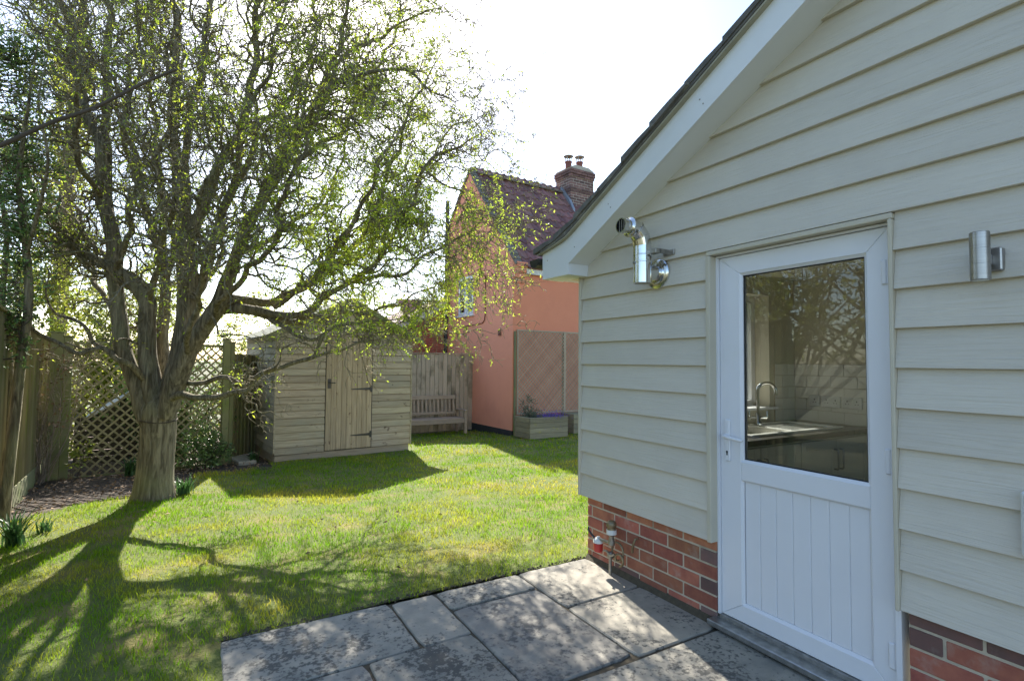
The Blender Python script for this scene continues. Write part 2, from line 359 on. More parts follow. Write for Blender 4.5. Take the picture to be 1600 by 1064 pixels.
tag(sheet('gravel_strip', M['gravel'], 5.0, 11.5, 8.9, 12.3, 20, 20, -.025, .004), kind='structure')
tag(sheet('gravel_drive', M['gravel'], -9, 3.0, 11.4, 20, 20, 20, -.015, .006), kind='structure')

# grass blades: real blades, denser and finer near the camera
def blades(X, Y, h, wdt, mat, name):
    n = len(X); th = rng.uniform(0, 2*math.pi, n); lean = rng.uniform(.15, 1.0, n); ph = rng.uniform(0, 2*math.pi, n)
    Z = np.where(Y > 2.95, -KG*(Y-2.95), 0)-.008
    a = np.stack([np.cos(th), np.sin(th), np.zeros(n)], 1); l = np.stack([np.cos(ph), np.sin(ph), np.zeros(n)], 1)*(lean*h)[:, None]
    B = np.stack([X, Y, Z], 1); up = np.array([0, 0, 1.])[None]*h[:, None]
    w = wdt[:, None]*.5
    V = np.stack([B-a*w, B+a*w, B+up*.6+l*.35+a*w*.8, B+up*.6+l*.35-a*w*.8, B+up*.92+l], 1).reshape(-1, 3)
    k = np.arange(n)[:, None]*5
    me = bpy.data.meshes.new(name)
    Q = k+np.array([[0, 1, 2, 3]]); T = k+np.array([[3, 2, 4]])
    loops = np.concatenate([Q.ravel(), T.ravel()]).astype(np.int32)
    me.vertices.add(len(V)); me.vertices.foreach_set('co', V.astype(np.float32).ravel())
    me.loops.add(len(loops)); me.loops.foreach_set('vertex_index', loops); me.polygons.add(2*n)
    me.polygons.foreach_set('loop_start', np.concatenate([np.arange(n)*4, 4*n+np.arange(n)*3]).astype(np.int32))
    me.update(calc_edges=True); me.materials.append(mat); return me
GX, GY, GH, GW = [], [], [], []
for (d0, d1, dens, h, wd) in ((1.5, 4, 4200, .034, .0034), (4, 6, 2600, .036, .0048), (6, 9, 1300, .038, .007), (9, 14, 500, .04, .012)):
    x = rng.uniform(LX0, 8.2, int(dens*150)); y = rng.uniform(.2, LY1, int(dens*150))
    dist = x*fw[0]+y*fw[1]; lat = x*rv[0]+y*rv[1]
    k = (dist > d0) & (dist <= d1) & (np.abs(lat) < dist*1.05+.3)
    x, y = x[k], y[k]; n = int(dens*150)
    k = np.array([on_lawn(a, b) and not (a > .9 and a < 3.4 and b > 9.0+.07*(a-.9)) for a, b in zip(x+rng.normal(0, .012, len(x)), y+rng.normal(0, .012, len(y)))], bool)
    x, y = x[k], y[k]
    # thin and tufty growth
    cl = np.sin(x*9.1+2*np.sin(y*5.3))*np.sin(y*8.3+2*np.sin(x*4.7)); keep = rng.uniform(0, 1, len(x)) < .72+.28*cl
    x, y, cl = x[keep], y[keep], cl[keep]
    GX.append(x); GY.append(y); GH.append(h*rng.uniform(.55, 1.25, len(x))*(1+.25*cl)); GW.append(wd*rng.uniform(.7, 1.3, len(x)))
me = blades(np.concatenate(GX), np.concatenate(GY), np.concatenate(GH), np.concatenate(GW), M['grass'], 'grass')
o = bpy.data.objects.new('grass', me); link(o, None, Matrix.Identity(4)); tag(o, 'short green grass of the lawn with mossy yellow patches', 'grass', kind='stuff')
print('blades', sum(map(len, GX)))

# ------------------------------------------------------------------ patio
patio = part('patio', box(.085, 2.32, -3.0, 2.885, -.08, -.012), M['joint']); tag(patio, kind='structure')
def slab(x0, x1, y0, y1, mat, dz=0., nib=None):
    g = .006; n = 9; x0 += g; x1 -= g; y0 += g; y1 -= g; pts = []
    s = random.uniform(0, 50)
    def edge(ax, ay, bx, by):
        for k in range(n):
            t = k/n; j = .0022*noise1(t*9+s, s) if 0 < k else .004*random.random()
            dx, dy = bx-ax, by-ay; l = math.hypot(dx, dy); pts.append((ax+dx*t-dy/l*j, ay+dy*t+dx/l*j))
    rr = .012
    edge(x0+rr, y0, x1-rr, y0); edge(x1, y0+rr, x1, y1-rr); edge(x1-rr, y1, x0+rr, y1); edge(x0, y1-rr, x0, y0+rr)
    cx, cy = (x0+x1)/2, (y0+y1)/2; m = len(pts); V = []; F = []
    tx, ty = random.uniform(-.004, .004), random.uniform(-.004, .004)
    for ins, z in ((0, -.045), (0, -.006), (.006, 0.0)):
        for (x, y) in pts:
            d = math.hypot(x-cx, y-cy); V.append((x-(x-cx)/d*ins, y-(y-cy)/d*ins, z+dz+tx*(x-cx)+ty*(y-cy)))
    for r_ in range(2): F += [(r_*m+i, r_*m+(i+1) % m, (r_+1)*m+(i+1) % m, (r_+1)*m+i) for i in range(m)]
    F.append([2*m+i for i in range(m)])
    o = part('paving_slab', (V, F), mat, patio); return o
S_, P_, D_ = M['slab'], M['slabpale'], M['slabdark']
for a in ((.09, .91, 2.365, 2.885, S_), (.91, 1.175, 2.365, 2.875, P_), (1.175, 1.73, 2.64, 2.875, S_), (1.175, 1.73, 1.83, 2.64, D_), (1.73, 2.285, 2.36, 2.885, P_),
          (1.73, 2.285, 1.81, 2.36, P_), (.65, 1.175, 1.83, 2.365, S_), (.09, .65, 1.83, 2.365, D_), (1.175, 2.285, 1.26, 1.80, S_), (.09, 1.175, 1.27, 1.83, P_),
          (.09, .62, .7, 1.27, S_), (.62, 1.45, .7, 1.26, D_), (1.45, 2.285, .7, 1.26, S_), (.09, .9, .1, .7, P_), (.9, 1.7, .1, .7, S_), (1.7, 2.285, .1, .7, D_)):
    slab(a[0], a[1], a[2], a[3], a[4], random.uniform(-.003, .003))
for j in range(5):
    for i in range(3): slab(.09+i*.732, .09+(i+1)*.732, -.5-.6*j, .1-.6*j, random.choice((S_, P_, D_)))

# ------------------------------------------------------------------ the weatherboarded building on the right
XW = 2.257
ZB, PITCH = .4226, .15
bld = thing('weatherboarded_house', (2.45, 2.7, 0), 'cream weatherboarded house with white door and brick base by the patio', 'house')
YR = -.2                                     # ridge position
def zsof(y): return 2.068+.5*(2.845-y) if y > YR else zsof(2*YR-y) if y < YR else 2.068+.5*(2.845-YR)
# core walls (mortar face shows between the bricks)
zr = 2.068+.5*(2.845-YR)
part('wall', join(prism([(1.856, .4305), (2.88, .4305), (2.88, 1.925), (1.856, 1.925)], 0, 2.302, 2.58),
                  prism([(-3.25, .4305), (.982, .4305), (.982, 1.925), (-3.25, 1.925)], 0, 2.302, 2.58),
                  prism([(2.88, 1.9255), (2.845, 2.10), (YR, zr+.03), (2*YR-2.845, 2.10), (-3.25, 1.9255)], 0, 2.302, 2.58)), M['mortar'], bld)
# far wall with the kitchen window, outer boards of it are out of sight
WX0, WX1, WZ0, WZ1 = 2.75, 4.02, .98, 1.9
part('far_wall', join(box(2.581, WX0, 2.67, 2.88, -.1, 2.2), box(WX1, 6.5, 2.67, 2.88, -.1, 2.2), box(WX0, WX1, 2.67, 2.88, -.1, WZ0), box(WX0, WX1, 2.67, 2.88, WZ1, 2.2)), M['plaster'], bld)
win = part('window', join(box(WX0, WX0+.05, 2.80, 2.86, WZ0, WZ1), box(WX1-.05, WX1, 2.80, 2.86, WZ0, WZ1), box(WX0+.05, WX1-.05, 2.80, 2.86, WZ0, WZ0+.05), box(WX0+.05, WX1-.05, 2.80, 2.86, WZ1-.05, WZ1), box(3.51, 3.56, 2.80, 2.86, WZ0+.05, WZ1-.05)), M['upvc'], bld)
for a, b in ((WX0+.05, 3.51), (3.56, WX1-.05)): part('pane', box(a, b, 2.828, 2.832, WZ0+.05, WZ1-.05), M['glass'], win)
part('window_sill', cbox(WX0-.03, WX1+.06, 2.63, 2.80, WZ0-.015, WZ0+.004, .003), M['upvc'], bld)
part('inner_wall', join(box(4.37, 4.5, -3.2, 2.67, -.1, 2.2), box(2.581, 2.75, -3.2, -3.1, -.1, 2.2), box(4.2, 4.37, -3.2, -3.1, -.1, 2.2), box(2.75, 4.2, -3.2, -3.1, 1.98, 2.2)), M['plaster'], bld)
fd = part('added_daylight_window', join(box(2.75, 2.81, -3.18, -3.12, .03, 1.98), box(4.14, 4.2, -3.18, -3.12, .03, 1.98), box(3.45, 3.51, -3.18, -3.12, .03, 1.98), box(2.81, 3.45, -3.18, -3.12, 1.92, 1.98), box(3.51, 4.14, -3.18, -3.12, 1.92, 1.98)), M['upvc'], bld)  # unseen glazing, added to bring more daylight into the kitchen
for a, b in ((2.81, 3.45), (3.51, 4.14)): part('pane', box(a, b, -3.152, -3.148, .03, 1.92), M['glass'], fd)
part('ceiling', box(2.581, 4.5, -3.2, 2.67, 2.06, 2.10), M['plaster'], bld)
part('kitchen_floor', box(2.581, 4.37, -3.2, 2.67, -.08, 0.03), M['floor'], bld)
part('outer_wall', box(6.4, 6.5, -3.2, 2.67, -.1, 2.2), M['mortar'], bld)
# cladding boards, each one a wedge that laps over the one below
def board(y0b, y1b, y0t, y1t, z0, z1, name='cladding_board'):
    o_, t_ = XW, XW+.024
    # section: bottom edge outer at XW, top outer leaning back to XW+.016
    V = [(o_, y0b, z0), (o_, y1b, z0), (o_+.0015, y1b, z0-.0015), (o_+.0015, y0b, z0-.0015), (t_, y0t, z1), (t_, y1t, z1), (XW+.036, y1t, z1), (XW+.036, y0t, z1), (XW+.023, y0b, z0-.0015), (XW+.023, y1b, z0-.0015)]
    F = [(0, 1, 5, 4), (0, 3, 2, 1), (3, 8, 9, 2), (8, 7, 6, 9), (4, 5, 6, 7), (0, 4, 7, 8, 3), (1, 2, 9, 6, 5)]
    return part(name, (V, F), M['clad'], bld)
for i in range(10):
    z0 = ZB+i*PITCH; z1 = z0+PITCH+.008
    board(1.853, 2.916, 1.853, 2.916, z0, z1); board(-3.1, .985, -3.1, .985, z0, z1)
for i in range(10, 24):
    z0 = ZB+i*PITCH; z1 = z0+PITCH+.008
    def ym(z): return min(2.916, 2.845-(z-2.068-.05)/.5) if z > 2.03 else 2.916
    a, b = ym(z0), ym(z1)
    if a <= YR+.05: break
    b = max(b, YR)
    board(2*YR-a, a, 2*YR-b, b, z0, z1)
part('corner_trim', cbox(XW-.006, XW+.045, 2.917, 2.938, ZB-.004, 1.99, .003), M['cladtrim'], bld)
part('door_trim', cbox(XW-.007, 2.322, 1.826, 1.852, ZB-.006, 1.893, .003), M['cladtrim'], bld)
part('door_trim', cbox(XW-.007, 2.322, .986, 1.0, ZB-.006, 1.893, .003), M['cladtrim'], bld)
part('door_trim', cbox(XW-.001, 2.322, .986, 1.852, 1.895, 1.918, .003), M['cladtrim'], bld)
# brick base
pl = part('brick_plinth', join(box(2.2985, 2.58, 1.834, 2.88, -.1, .43), box(2.2985, 2.58, -3.25, .975, -.1, .43)), M['mortar'], bld)
random.seed(3)
# far piece is laid from its door end
for c in range(6):
    z = .0125+.0325+c*.075-.02; a = 1.829; first = .1025 if c % 2 == 0 else .215; k = 0
    while a < 2.875:
        ln = first if k == 0 else .215; b = min(a+ln, 2.88)
        if b-a > .03:
            dark = (k == 0 and c % 2 == 0 and random.random() < .8) or random.random() < .10
            part('brick', cbox(2.294+random.uniform(-.0015, .0015), 2.36, a, b, z-.0325, z+.0325, .0035), M['brickdark' if dark else 'brick'], pl)
        a = b+.010; k += 1
for c in range(6):
    z = .0125+.0325+c*.075-.02; a = .974; first = .1025 if c % 2 == 0 else .215; k = 0
    while a > -.6:
        ln = first if k == 0 else .215; b = a-ln
        dark = c == 5 or random.random() < .12
        part('brick', cbox(2.294+random.uniform(-.0015, .0015), 2.36, b, a, z-.0325, z+.0325, .0035), M['brickdark' if dark else 'brick'], pl)
        a = b-.010; k += 1
part('wall_base_fillet', prism([(2.262, -.01), (2.305, -.01), (2.305, .035), (2.294, .03)], 1, 1.86, 2.88), M['joint'], bld)
# bargeboard, soffit, box end
XB = 2.096
lo = lambda y: 1.999+.510*(2.848-y); hi = lambda y: 2.239+.501*(2.709-y)
poly = [(3.162, 1.931), (2.848, 1.926), (2.848, 1.999), (YR, lo(YR)), (2*YR-2.848, 1.999), (2*YR-3.16, 1.93), (2*YR-3.16, 2.10), (2*YR-2.709, 2.239), (YR, hi(YR)), (2.709, 2.239), (2.78, 2.203), (2.849, 2.172), (2.92, 2.153), (2.984, 2.140), (3.162, 2.112)]
barge = part('bargeboard', prism(poly, 0, XB, XB+.022), M['barge'], bld)
for (y, z) in ((3.10, 2.06), (2.78, 2.1), (2.44, 2.30), (2.42, 2.275), (1.75, 2.65), (1.73, 2.62), (1.25, 2.885)):
    part('screw', lathe([(.004, 0), (.004, .003), (.002, .004)], (XB+.001, y, z), (-1, 0, 0), 8), M['galv'], barge)
part('soffit', prism([(2.848, 2.002), (YR, lo(YR)+.003), (YR, lo(YR)+.013), (2.848, 2.012)], 0, XB+.0225, XW+.02), M['barge'], bld)
part('eaves_box', join(box(XB+.0225, XW+.01, 2.8485, 2.858, 1.926, 2.06), box(XB+.0225, XW+.01, 2.8585, 3.15, 1.927, 1.937)), M['barge'], bld)
part('soffit_board', box(XW-.012, 6.5, 2.94, 3.15, 1.945, 1.957), M['cladtrim'], bld)
part('fascia', box(XB+.0225, 6.5, 3.1505, 3.17, 1.935, 2.11), M['barge'], bld)
g = []
for k in range(9):
    t = math.pi*k/8; g.append((3.235+.062*math.cos(t), 2.085-.062*math.sin(t)))
g2 = [(3.235+(q[0]-3.235)*.94, 2.085+(q[1]-2.085)*.94) for q in g[::-1]]
part('gutter', join(prism(g+g2, 0, 2.075, 6.5), prism(g, 0, 2.070, 2.0745)), M['black'], bld)
# roof
roof = part('roof', join(prism([(3.19, 2.115), (2.984, 2.150), (2.849, 2.182), (2.709, 2.250), (YR, hi(YR)+.012), (YR, hi(YR)+.04), (2.709, 2.275), (2.849, 2.21), (2.984, 2.175), (3.19, 2.135)], 0, 2.085, 6.6),
                    prism([(2*YR-3.19, 2.05), (YR-.001, hi(YR)+.012), (YR-.001, hi(YR)+.04), (2*YR-3.19, 2.09)], 0, 2.085, 6.6)), M['tile'], bld)
part('undercloak', prism([(3.195, 2.1085), (2.984, 2.1405), (2.849, 2.1725), (2.709, 2.2395), (YR, hi(YR)+.0005), (YR, hi(YR)+.0115), (2.709, 2.2495), (2.849, 2.1815), (2.984, 2.1495), (3.195, 2.1145)], 0, 2.066, 2.13), M['undercloak'], roof)
ys = [3.225, 2.975, 2.735, 2.505, 2.275, 2.045, 1.815, 1.585, 1.355, 1.125, .895, .665, .435, .205, -.025, -.19]
def ztop(y):
    P = [(3.225, 2.132), (2.984, 2.18), (2.849, 2.215), (2.709, 2.28), (YR, hi(YR)+.045)]
    for (a, za), (b, zb) in zip(P, P[1:]):
        if y >= b: return za+(zb-za)*(a-y)/(a-b)
    return hi(YR)+.045
random.seed(5)
for cidx in range(5):
    x0 = 2.050+cidx*.335
    for k in range(len(ys)-1):
        ya, yb = ys[k], ys[k+1]-.03
        za, zb = ztop(ya)+.026, ztop(yb)+.004; th = .040+random.uniform(-.003, .003); jx = random.uniform(-.008, .008) if cidx == 0 else 0; jz = random.uniform(-.004, .004)
        poly = [(ya, za-th+jz), (ya, za+jz), ((ya*.5+yb*.5), (za+zb)/2+.004+jz), (yb, zb), (yb, zb-.018)]
        part('roof_tile', prism(poly, 0, x0+jx, x0+.331), M['tile'], roof)
part('mortar_bedding', prism([(3.15, 2.118), (2.984, 2.152), (2.849, 2.184), (2.709, 2.252), (YR, hi(YR)+.014), (YR, hi(YR)+.042), (2.709, 2.279), (2.849, 2.213), (2.984, 2.178), (3.15, 2.140)], 0, 2.0625, 2.084), M['tile'], roof)

# ------------------------------------------------------------------ door
DX = 2.316
door = part('door', join(box(2.30, 2.40, 1.8155, 1.8255, .045, 1.892), box(2.30, 2.40, 1.0005, 1.02, .045, 1.892), box(2.30, 2.40, 1.0205, 1.815, 1.8825, 1.892)), M['upvc'], bld)   # fixed outer frame
def frame_piece(poly, name='door_frame_member'):
    """a mitred uPVC section: flat face with a rounded-off edge, in the door's plane"""
    n = len(poly); c = np.mean(np.array(poly), 0); V = []; F = []
    for ins, x in ((0, DX+.055), (0, DX+.003), (.0025, DX)):
        for q in poly:
            d = np.array(q)-c; s = np.sign(d)*ins; V.append((x, q[0]-s[0], q[1]-s[1]))
    for r_ in range(2): F += [(r_*n+i, r_*n+(i+1) % n, (r_+1)*n+(i+1) % n, (r_+1)*n+i) for i in range(n)]
    F.append([2*n+i for i in range(n)]); F.append(list(range(n))[::-1])
    return part(name, (V, F), M['upvc'], door)
a0, a1, b0, b1 = 1.021, 1.8145, .062, 1.881             # leaf outline
i0, i1 = 1.108, 1.697                                   # opening
g_ = .0004
frame_piece([(a1, b0+g_), (a1, b1-g_), (i1, 1.788-g_), (i1, .145+g_)], 'stile')
frame_piece([(i0, .145+g_), (i0, 1.788-g_), (a0, b1-g_), (a0, b0+g_)], 'stile')
frame_piece([(a1-g_, b1), (a0+g_, b1), (i0+g_, 1.788), (i1-g_, 1.788)], 'rail')
frame_piece([(i1-g_, .145), (i0+g_, .145), (a0+g_, b0), (a1-g_, b0)], 'rail')
frame_piece([(i1-g_, .845), (i0+g_, .845), (i0+g_, .755), (i1-g_, .755)], 'rail')
def bead(y0, y1, z0, z1, w, dp):
    """sloping bead round an opening"""
    O = [(y0, z0), (y1, z0), (y1, z1), (y0, z1)]; I = [(y0+w, z0+w), (y1-w, z0+w), (y1-w, z1-w), (y0+w, z1-w)]
    V = [(DX+.003, a, b) for a, b in O]+[(DX+dp, a, b) for a, b in I]+[(DX+dp+.006, a, b) for a, b in I]
    F = [(i, (i+1) % 4, 4+(i+1) % 4, 4+i) for i in range(4)]+[(4+i, 4+(i+1) % 4, 8+(i+1) % 4, 8+i) for i in range(4)]
    return V, F
part('glazing_bead', bead(i0-.001, i1+.001, .844, 1.789, .012, .012), M['upvc'], door)
part('panel_bead', bead(i0-.001, i1+.001, .144, .756, .010, .012), M['upvc'], door)
gy0, gy1, gz0, gz1 = i0+.011, i1-.011, .856, 1.777
part('gasket', join(box(DX+.018, DX+.022, gy0, gy0+.005, gz0, gz1), box(DX+.018, DX+.022, gy1-.005, gy1, gz0, gz1), box(DX+.018, DX+.022, gy0+.005, gy1-.005, gz0, gz0+.005), box(DX+.018, DX+.022, gy0+.005, gy1-.005, gz1-.005, gz1)), M['gasket'], door)
part('glass_pane', box(DX+.024, DX+.028, gy0-.002, gy1+.002, gz0-.002, gz1+.002), M['glass'], door)
pw = (i1-i0-.018)/7
for k in range(7):
    y = i0+.009+k*pw
    part('panel_plank', cbox(DX+.0165, DX+.045, y+.0004, y+pw-.0004, .152, .748, .0035), M['upvc'], door)
part('letter_rail_seal', box(DX+.0455, DX+.05, i0-.01, i1+.01, .13, .77), M['upvc'], door)
# handle
hp = part('handle', cbox(DX-.011, DX+.001, 1.753, 1.783, .838, 1.048, .005), M['upvc'], door)
pts = [(DX-.01, 1.768, .966), (DX-.038, 1.767, .966), (DX-.047, 1.758, .966), (DX-.049, 1.735, .964), (DX-.048, 1.70, .960), (DX-.046, 1.672, .957), (DX-.044, 1.655, .955)]
smooth_obj(part('lever', tube(pts, [.010, .010, .0105, .0095, .009, .0085, .006], 12), M['upvc'], hp), 60)
part('keyhole', join(lathe([(.0055, 0), (.0055, .0015)], (DX-.0115, 1.768, .885), (-1, 0, 0), 14), box(DX-.0128, DX-.0112, 1.7645, 1.7715, .868, .884)), M['darkhole'], hp)
for z in (1.70, .955, .215):
    h_ = part('hinge', cbox(DX-.009, DX+.002, 1.029, 1.052, z-.05, z+.05, .005), M['upvc'], door)
    part('hinge_knuckle', tube([(DX-.005, 1.020, z-.05), (DX-.005, 1.020, z+.05)], .008, 12), M['upvc'], h_)
thr = part('threshold', join(cbox(2.235, 2.36, .995, 1.845, .012, .040, .004), box(2.30, 2.36, 1.0, 1.84, .0405, .06)), M['checker'], door)
for k in range(70):
    y = 1.0+k*.012
    for z in (.018, .027):
        V_ = [(2.2342, y, z), (2.2342, y+.003, z), (2.2342, y+.010, z+.007), (2.2342, y+.007, z+.007), (2.2352, y, z), (2.2352, y+.003, z), (2.2352, y+.010, z+.007), (2.2352, y+.007, z+.007)]
        if k == 0 and z == .018: allv, allf = [], []
        q = len(allv); allv += V_; allf += [tuple(q+i for i in f_) for f_ in ((0, 1, 2, 3), (0, 4, 5, 1), (1, 5, 6, 2), (2, 6, 7, 3), (3, 7, 4, 0))]
tag(part('tread_ribs', (allv, allf), M['checker'], thr), kind='stuff')

# ------------------------------------------------------------------ kitchen seen through the glass
cu = thing('kitchen_counter', (3.6, 2.3, .03), 'cream kitchen units with a dark worktop seen through the door glass', 'counter')
part('cabinet', box(2.60, 4.365, 2.12, 2.66, .03, .815), M['cupboard'], cu)
part('worktop', join(cbox(2.60, 3.08, 2.07, 2.665, .818, .856, .004), cbox(4.12, 4.368, 2.07, 2.665, .818, .856, .004), cbox(3.08, 4.12, 2.07, 2.165, .818, .856, .004), cbox(3.08, 4.12, 2.60, 2.665, .818, .856, .004)), M['worktop'], cu)
for k in range(4):
    x0 = 2.62+k*.437
    d_ = part('cupboard_door', join(cbox(x0, x0+.43, 2.098, 2.1195, .13, .80, .003), cbox(x0, x0+.06, 2.092, 2.0975, .13, .80, .002), cbox(x0+.37, x0+.43, 2.092, 2.0975, .13, .80, .002), cbox(x0+.06, x0+.37, 2.092, 2.0975, .13, .19, .002), cbox(x0+.06, x0+.37, 2.092, 2.0975, .74, .80, .002)), M['cupboard'], cu)
    hx = x0+.40 if k % 2 == 0 else x0+.03
    part('bar_handle', tube([(hx, 2.092, .73), (hx, 2.07, .73), (hx, 2.065, .72), (hx, 2.065, .60), (hx, 2.07, .59), (hx, 2.092, .59)], .006, 8), M['brushed'], d_)
tag_sink = thing('kitchen_sink', (3.6, 2.38, .86), 'white sink with drainer set in the dark worktop behind the door glass', 'sink')
part('basin', join(cbox(3.06, 4.14, 2.155, 2.20, .857, .872, .004), cbox(3.06, 4.14, 2.56, 2.605, .857, .872, .004), cbox(3.06, 3.11, 2.20, 2.56, .857, .872, .004), cbox(3.55, 3.60, 2.20, 2.56, .857, .872, .004), cbox(4.09, 4.14, 2.20, 2.56, .857, .872, .004),
                   box(3.09, 3.57, 2.19, 2.57, .70, .71), box(3.10, 3.11, 2.19, 2.57, .71, .857), box(3.55, 3.56, 2.19, 2.57, .71, .857), box(3.11, 3.55, 2.19, 2.20, .71, .857), box(3.11, 3.55, 2.56, 2.57, .71, .857)), M['enamel'], tag_sink)
part('drainer', join(box(3.60, 4.09, 2.20, 2.56, .850, .858), *[cbox(3.64, 4.06, y, y+.012, .858, .864, .003) for y in np.linspace(2.23, 2.51, 7)]), M['enamel'], tag_sink)
tp = thing('kitchen_tap', (3.66, 2.53, .87), 'chrome swan neck mixer tap at the kitchen sink behind the glass', 'tap')
pts = [(3.66, 2.53, .872+.0)]+[(3.66, 2.53, z) for z in (.95, 1.05, 1.13)]+[(3.66+.05*(1-math.cos(t))*.9, 2.53-.05*(1-math.cos(t))*.9, 1.13+.06*math.sin(t)) for t in np.linspace(.35, math.pi, 9)]+[(3.75, 2.44, 1.10)]
smooth_obj(part('spout', tube(pts, .013, 12), M['chrome'], tp), 60)
smooth_obj(part('tap_base', lathe([(.027, 0), (.027, .012), (.02, .03), (.02, .075), (.014, .09)], (3.66, 2.53, .872)), M['chrome'], tp))
for sx in (-1, 1): smooth_obj(part('tap_handle', tube([(3.66+sx*.015, 2.53-sx*.01, .925), (3.66+sx*.05, 2.53-sx*.035, .925), (3.66+sx*.055, 2.53-sx*.038, .94), (3.66+sx*.055, 2.53-sx*.038, .975)], [.012, .012, .01, .006], 10), M['chrome'], tp), 60)
jar = thing('glass_bottle', (3.48, 2.72, WZ0), 'small bottle of amber liquid on the kitchen window sill', 'bottle')
smooth_obj(part('bottle_body', lathe([(.028, .004), (.03, .01), (.03, .05), (.028, .055)], (3.62, 2.68, WZ0)), M['amber'], jar)); smooth_obj(part('bottle_neck', lathe([(.029, .056), (.026, .075), (.012, .09), (.012, .11)], (3.62, 2.68, WZ0)), M['whiteplastic'], jar))
# splashback tiles on the two walls
tl = part('splashback', join(box(4.3655, 4.3695, 1.2, 2.66, .858, 1.335), box(WX1+.06, 4.365, 2.6655, 2.6695, .858, 1.335)), M['mortar'], bld)
for r_ in range(5):
    y = 2.662-(.1 if r_ % 2 else 0)-.0; z = .862+r_*.095
    a = 2.662; k = 0
    while a > 1.25:
        ln = .098 if (k == 0 and r_ % 2) else .198
        part('wall_tile', cbox(4.360, 4.367, a-ln, a, z, z+.092, .002), M['walltile'], tl); a -= ln+.002; k += 1
    a = WX1+.065
    for b in ((4.18, 4.358) if r_ % 2 else (4.26, 4.358)):
        part('wall_tile', cbox(a, b, 2.660, 2.6665, z, z+.092, .002), M['walltile'], tl); a = b+.002
for k, (y, wv, lab) in enumerate(((2.49, .085, 'white wall switch nearest the kitchen corner behind the door glass'), (2.36, .145, 'white double wall socket between two others behind the door glass'), (2.20, .145, 'white double wall socket farthest from the kitchen corner behind the glass'))):
    s_ = thing('wall_socket', (4.36, y, 1.035), lab, 'socket', group='sockets on the kitchen splashback')
    part('face_plate', cbox(4.349, 4.3595, y-wv/2, y+wv/2, .99, 1.08, .003), M['whiteplastic'], s_)
    for q in ((0,) if wv < .1 else (-.035, .035)):
        part('pin_slot', join(box(4.3484, 4.3492, y+q-.003, y+q+.003, 1.042, 1.052), box(4.3484, 4.3492, y+q-.014, y+q-.007, 1.022, 1.026), box(4.3484, 4.3492, y+q+.007, y+q+.014, 1.022, 1.026)), M['darkhole'], s_)

# ------------------------------------------------------------------ things fixed to the wall
wl = thing('wall_light', (XW, .70, 1.62), 'brushed steel up and down cylinder light on the cladding right of the door', 'wall light')
LXc, LYc = 2.172, .697
c_ = smooth_obj(part('light_body', lathe([(.0245, 0), (.0265, .002), (.0265, .052), (.0258, .0525), (.0258, .0535), (.0265, .054), (.0265, .102), (.0258, .1025), (.0258, .1035), (.0265, .104), (.0265, .156), (.0245, .158)], (LXc, LYc, 1.610), sides=40), M['brushed'], wl), 30)
part('lens', lathe([(.021, 0), (.021, .0015)], (LXc, LYc, 1.6085), sides=24), M['whiteplastic'], c_)
part('lens', lathe([(.021, 0), (.021, .0015)], (LXc, LYc, 1.7682), sides=24), M['whiteplastic'], c_)
part('mounting_plate', cbox(XW-.022, XW+.012, LYc-.035, LYc+.035, 1.645, 1.722, .004), M['brushed'], wl)
part('mounting_arm', cbox(LXc+.02, XW-.0225, LYc-.012, LYc+.012, 1.665, 1.70, .003), M['brushed'], wl)

fl = thing('boiler_flue', (XW, 2.2, 1.85), 'stainless steel boiler flue with an elbow under the roof edge', 'flue')
FX, FY = 2.138, 2.195
smooth_obj(part('wall_flange', lathe([(.088, 0), (.088, .012), (.082, .018), (.062, .022), (.058, .03), (.05, .032)], (XW+.008, FY, 1.852), (-1, 0, 0), 40), M['steel'], fl), 35)
smooth_obj(part('wall_pipe', lathe([(.049, 0), (.049, .09)], (XW-.02, FY, 1.852), (-1, 0, 0), 32), M['steel'], fl), 35)
smooth_obj(part('vertical_pipe', lathe([(.046, .0), (.052, .002), (.052, .118), (.0545, .120), (.0545, .127), (.052, .129), (.052, .158), (.0535, .160), (.0535, .164), (.052, .166), (.052, .215)], (FX, FY, 1.785), sides=40), M['steel'], fl), 35)
part('end_cap', lathe([(.045, 0), (.045, .001)], (FX, FY, 1.7845), sides=32), M['galv'], fl)
el = []
for k, t in enumerate(np.linspace(0, math.pi/2, 4)):
    el.append((FX-.085*(1-math.cos(t)), FY+.01*(1-math.cos(t)), 2.0+.10*math.sin(t)))
smooth_obj(part('elbow', join(tube([el[0], el[1]], .052, 32), tube([el[1], el[2]], .0515, 32), tube([el[2], el[3]], .051, 32)), M['steel'], fl), 30)
for e in el[1:3]:
    t_ = np.array(el[2])-np.array(el[0]) if e is el[1] else np.array(el[3])-np.array(el[1]); t_ /= np.linalg.norm(t_)
    smooth_obj(part('seam_ring', lathe([(.0515, -.003), (.0545, -.002), (.0545, .002), (.0515, .003)], e, t_, 32), M['steel'], fl), 35)
ex = el[3]
smooth_obj(part('outlet', lathe([(.051, -.006), (.056, -.004), (.056, .006), (.051, .008), (.042, .014), (.040, .016), (.040, .030), (.0415, .031), (.0415, .034), (.040, .035), (.040, .062), (.042, .063), (.042, .068), (.036, .068), (.036, .03)], ex, (-1, .03, .02), 36), M['steel'], fl), 35)
part('outlet_inside', lathe([(.035, .03), (.035, .031)], ex, (-1, .03, .02), 24), M['darkhole'], fl)
for k in (-1, 0, 1): part('outlet_bar', box(ex[0]-.062, ex[0]-.06, ex[1]+k*.018-.002, ex[1]+k*.018+.002, ex[2]-.03, ex[2]+.032), M['galv'], fl)
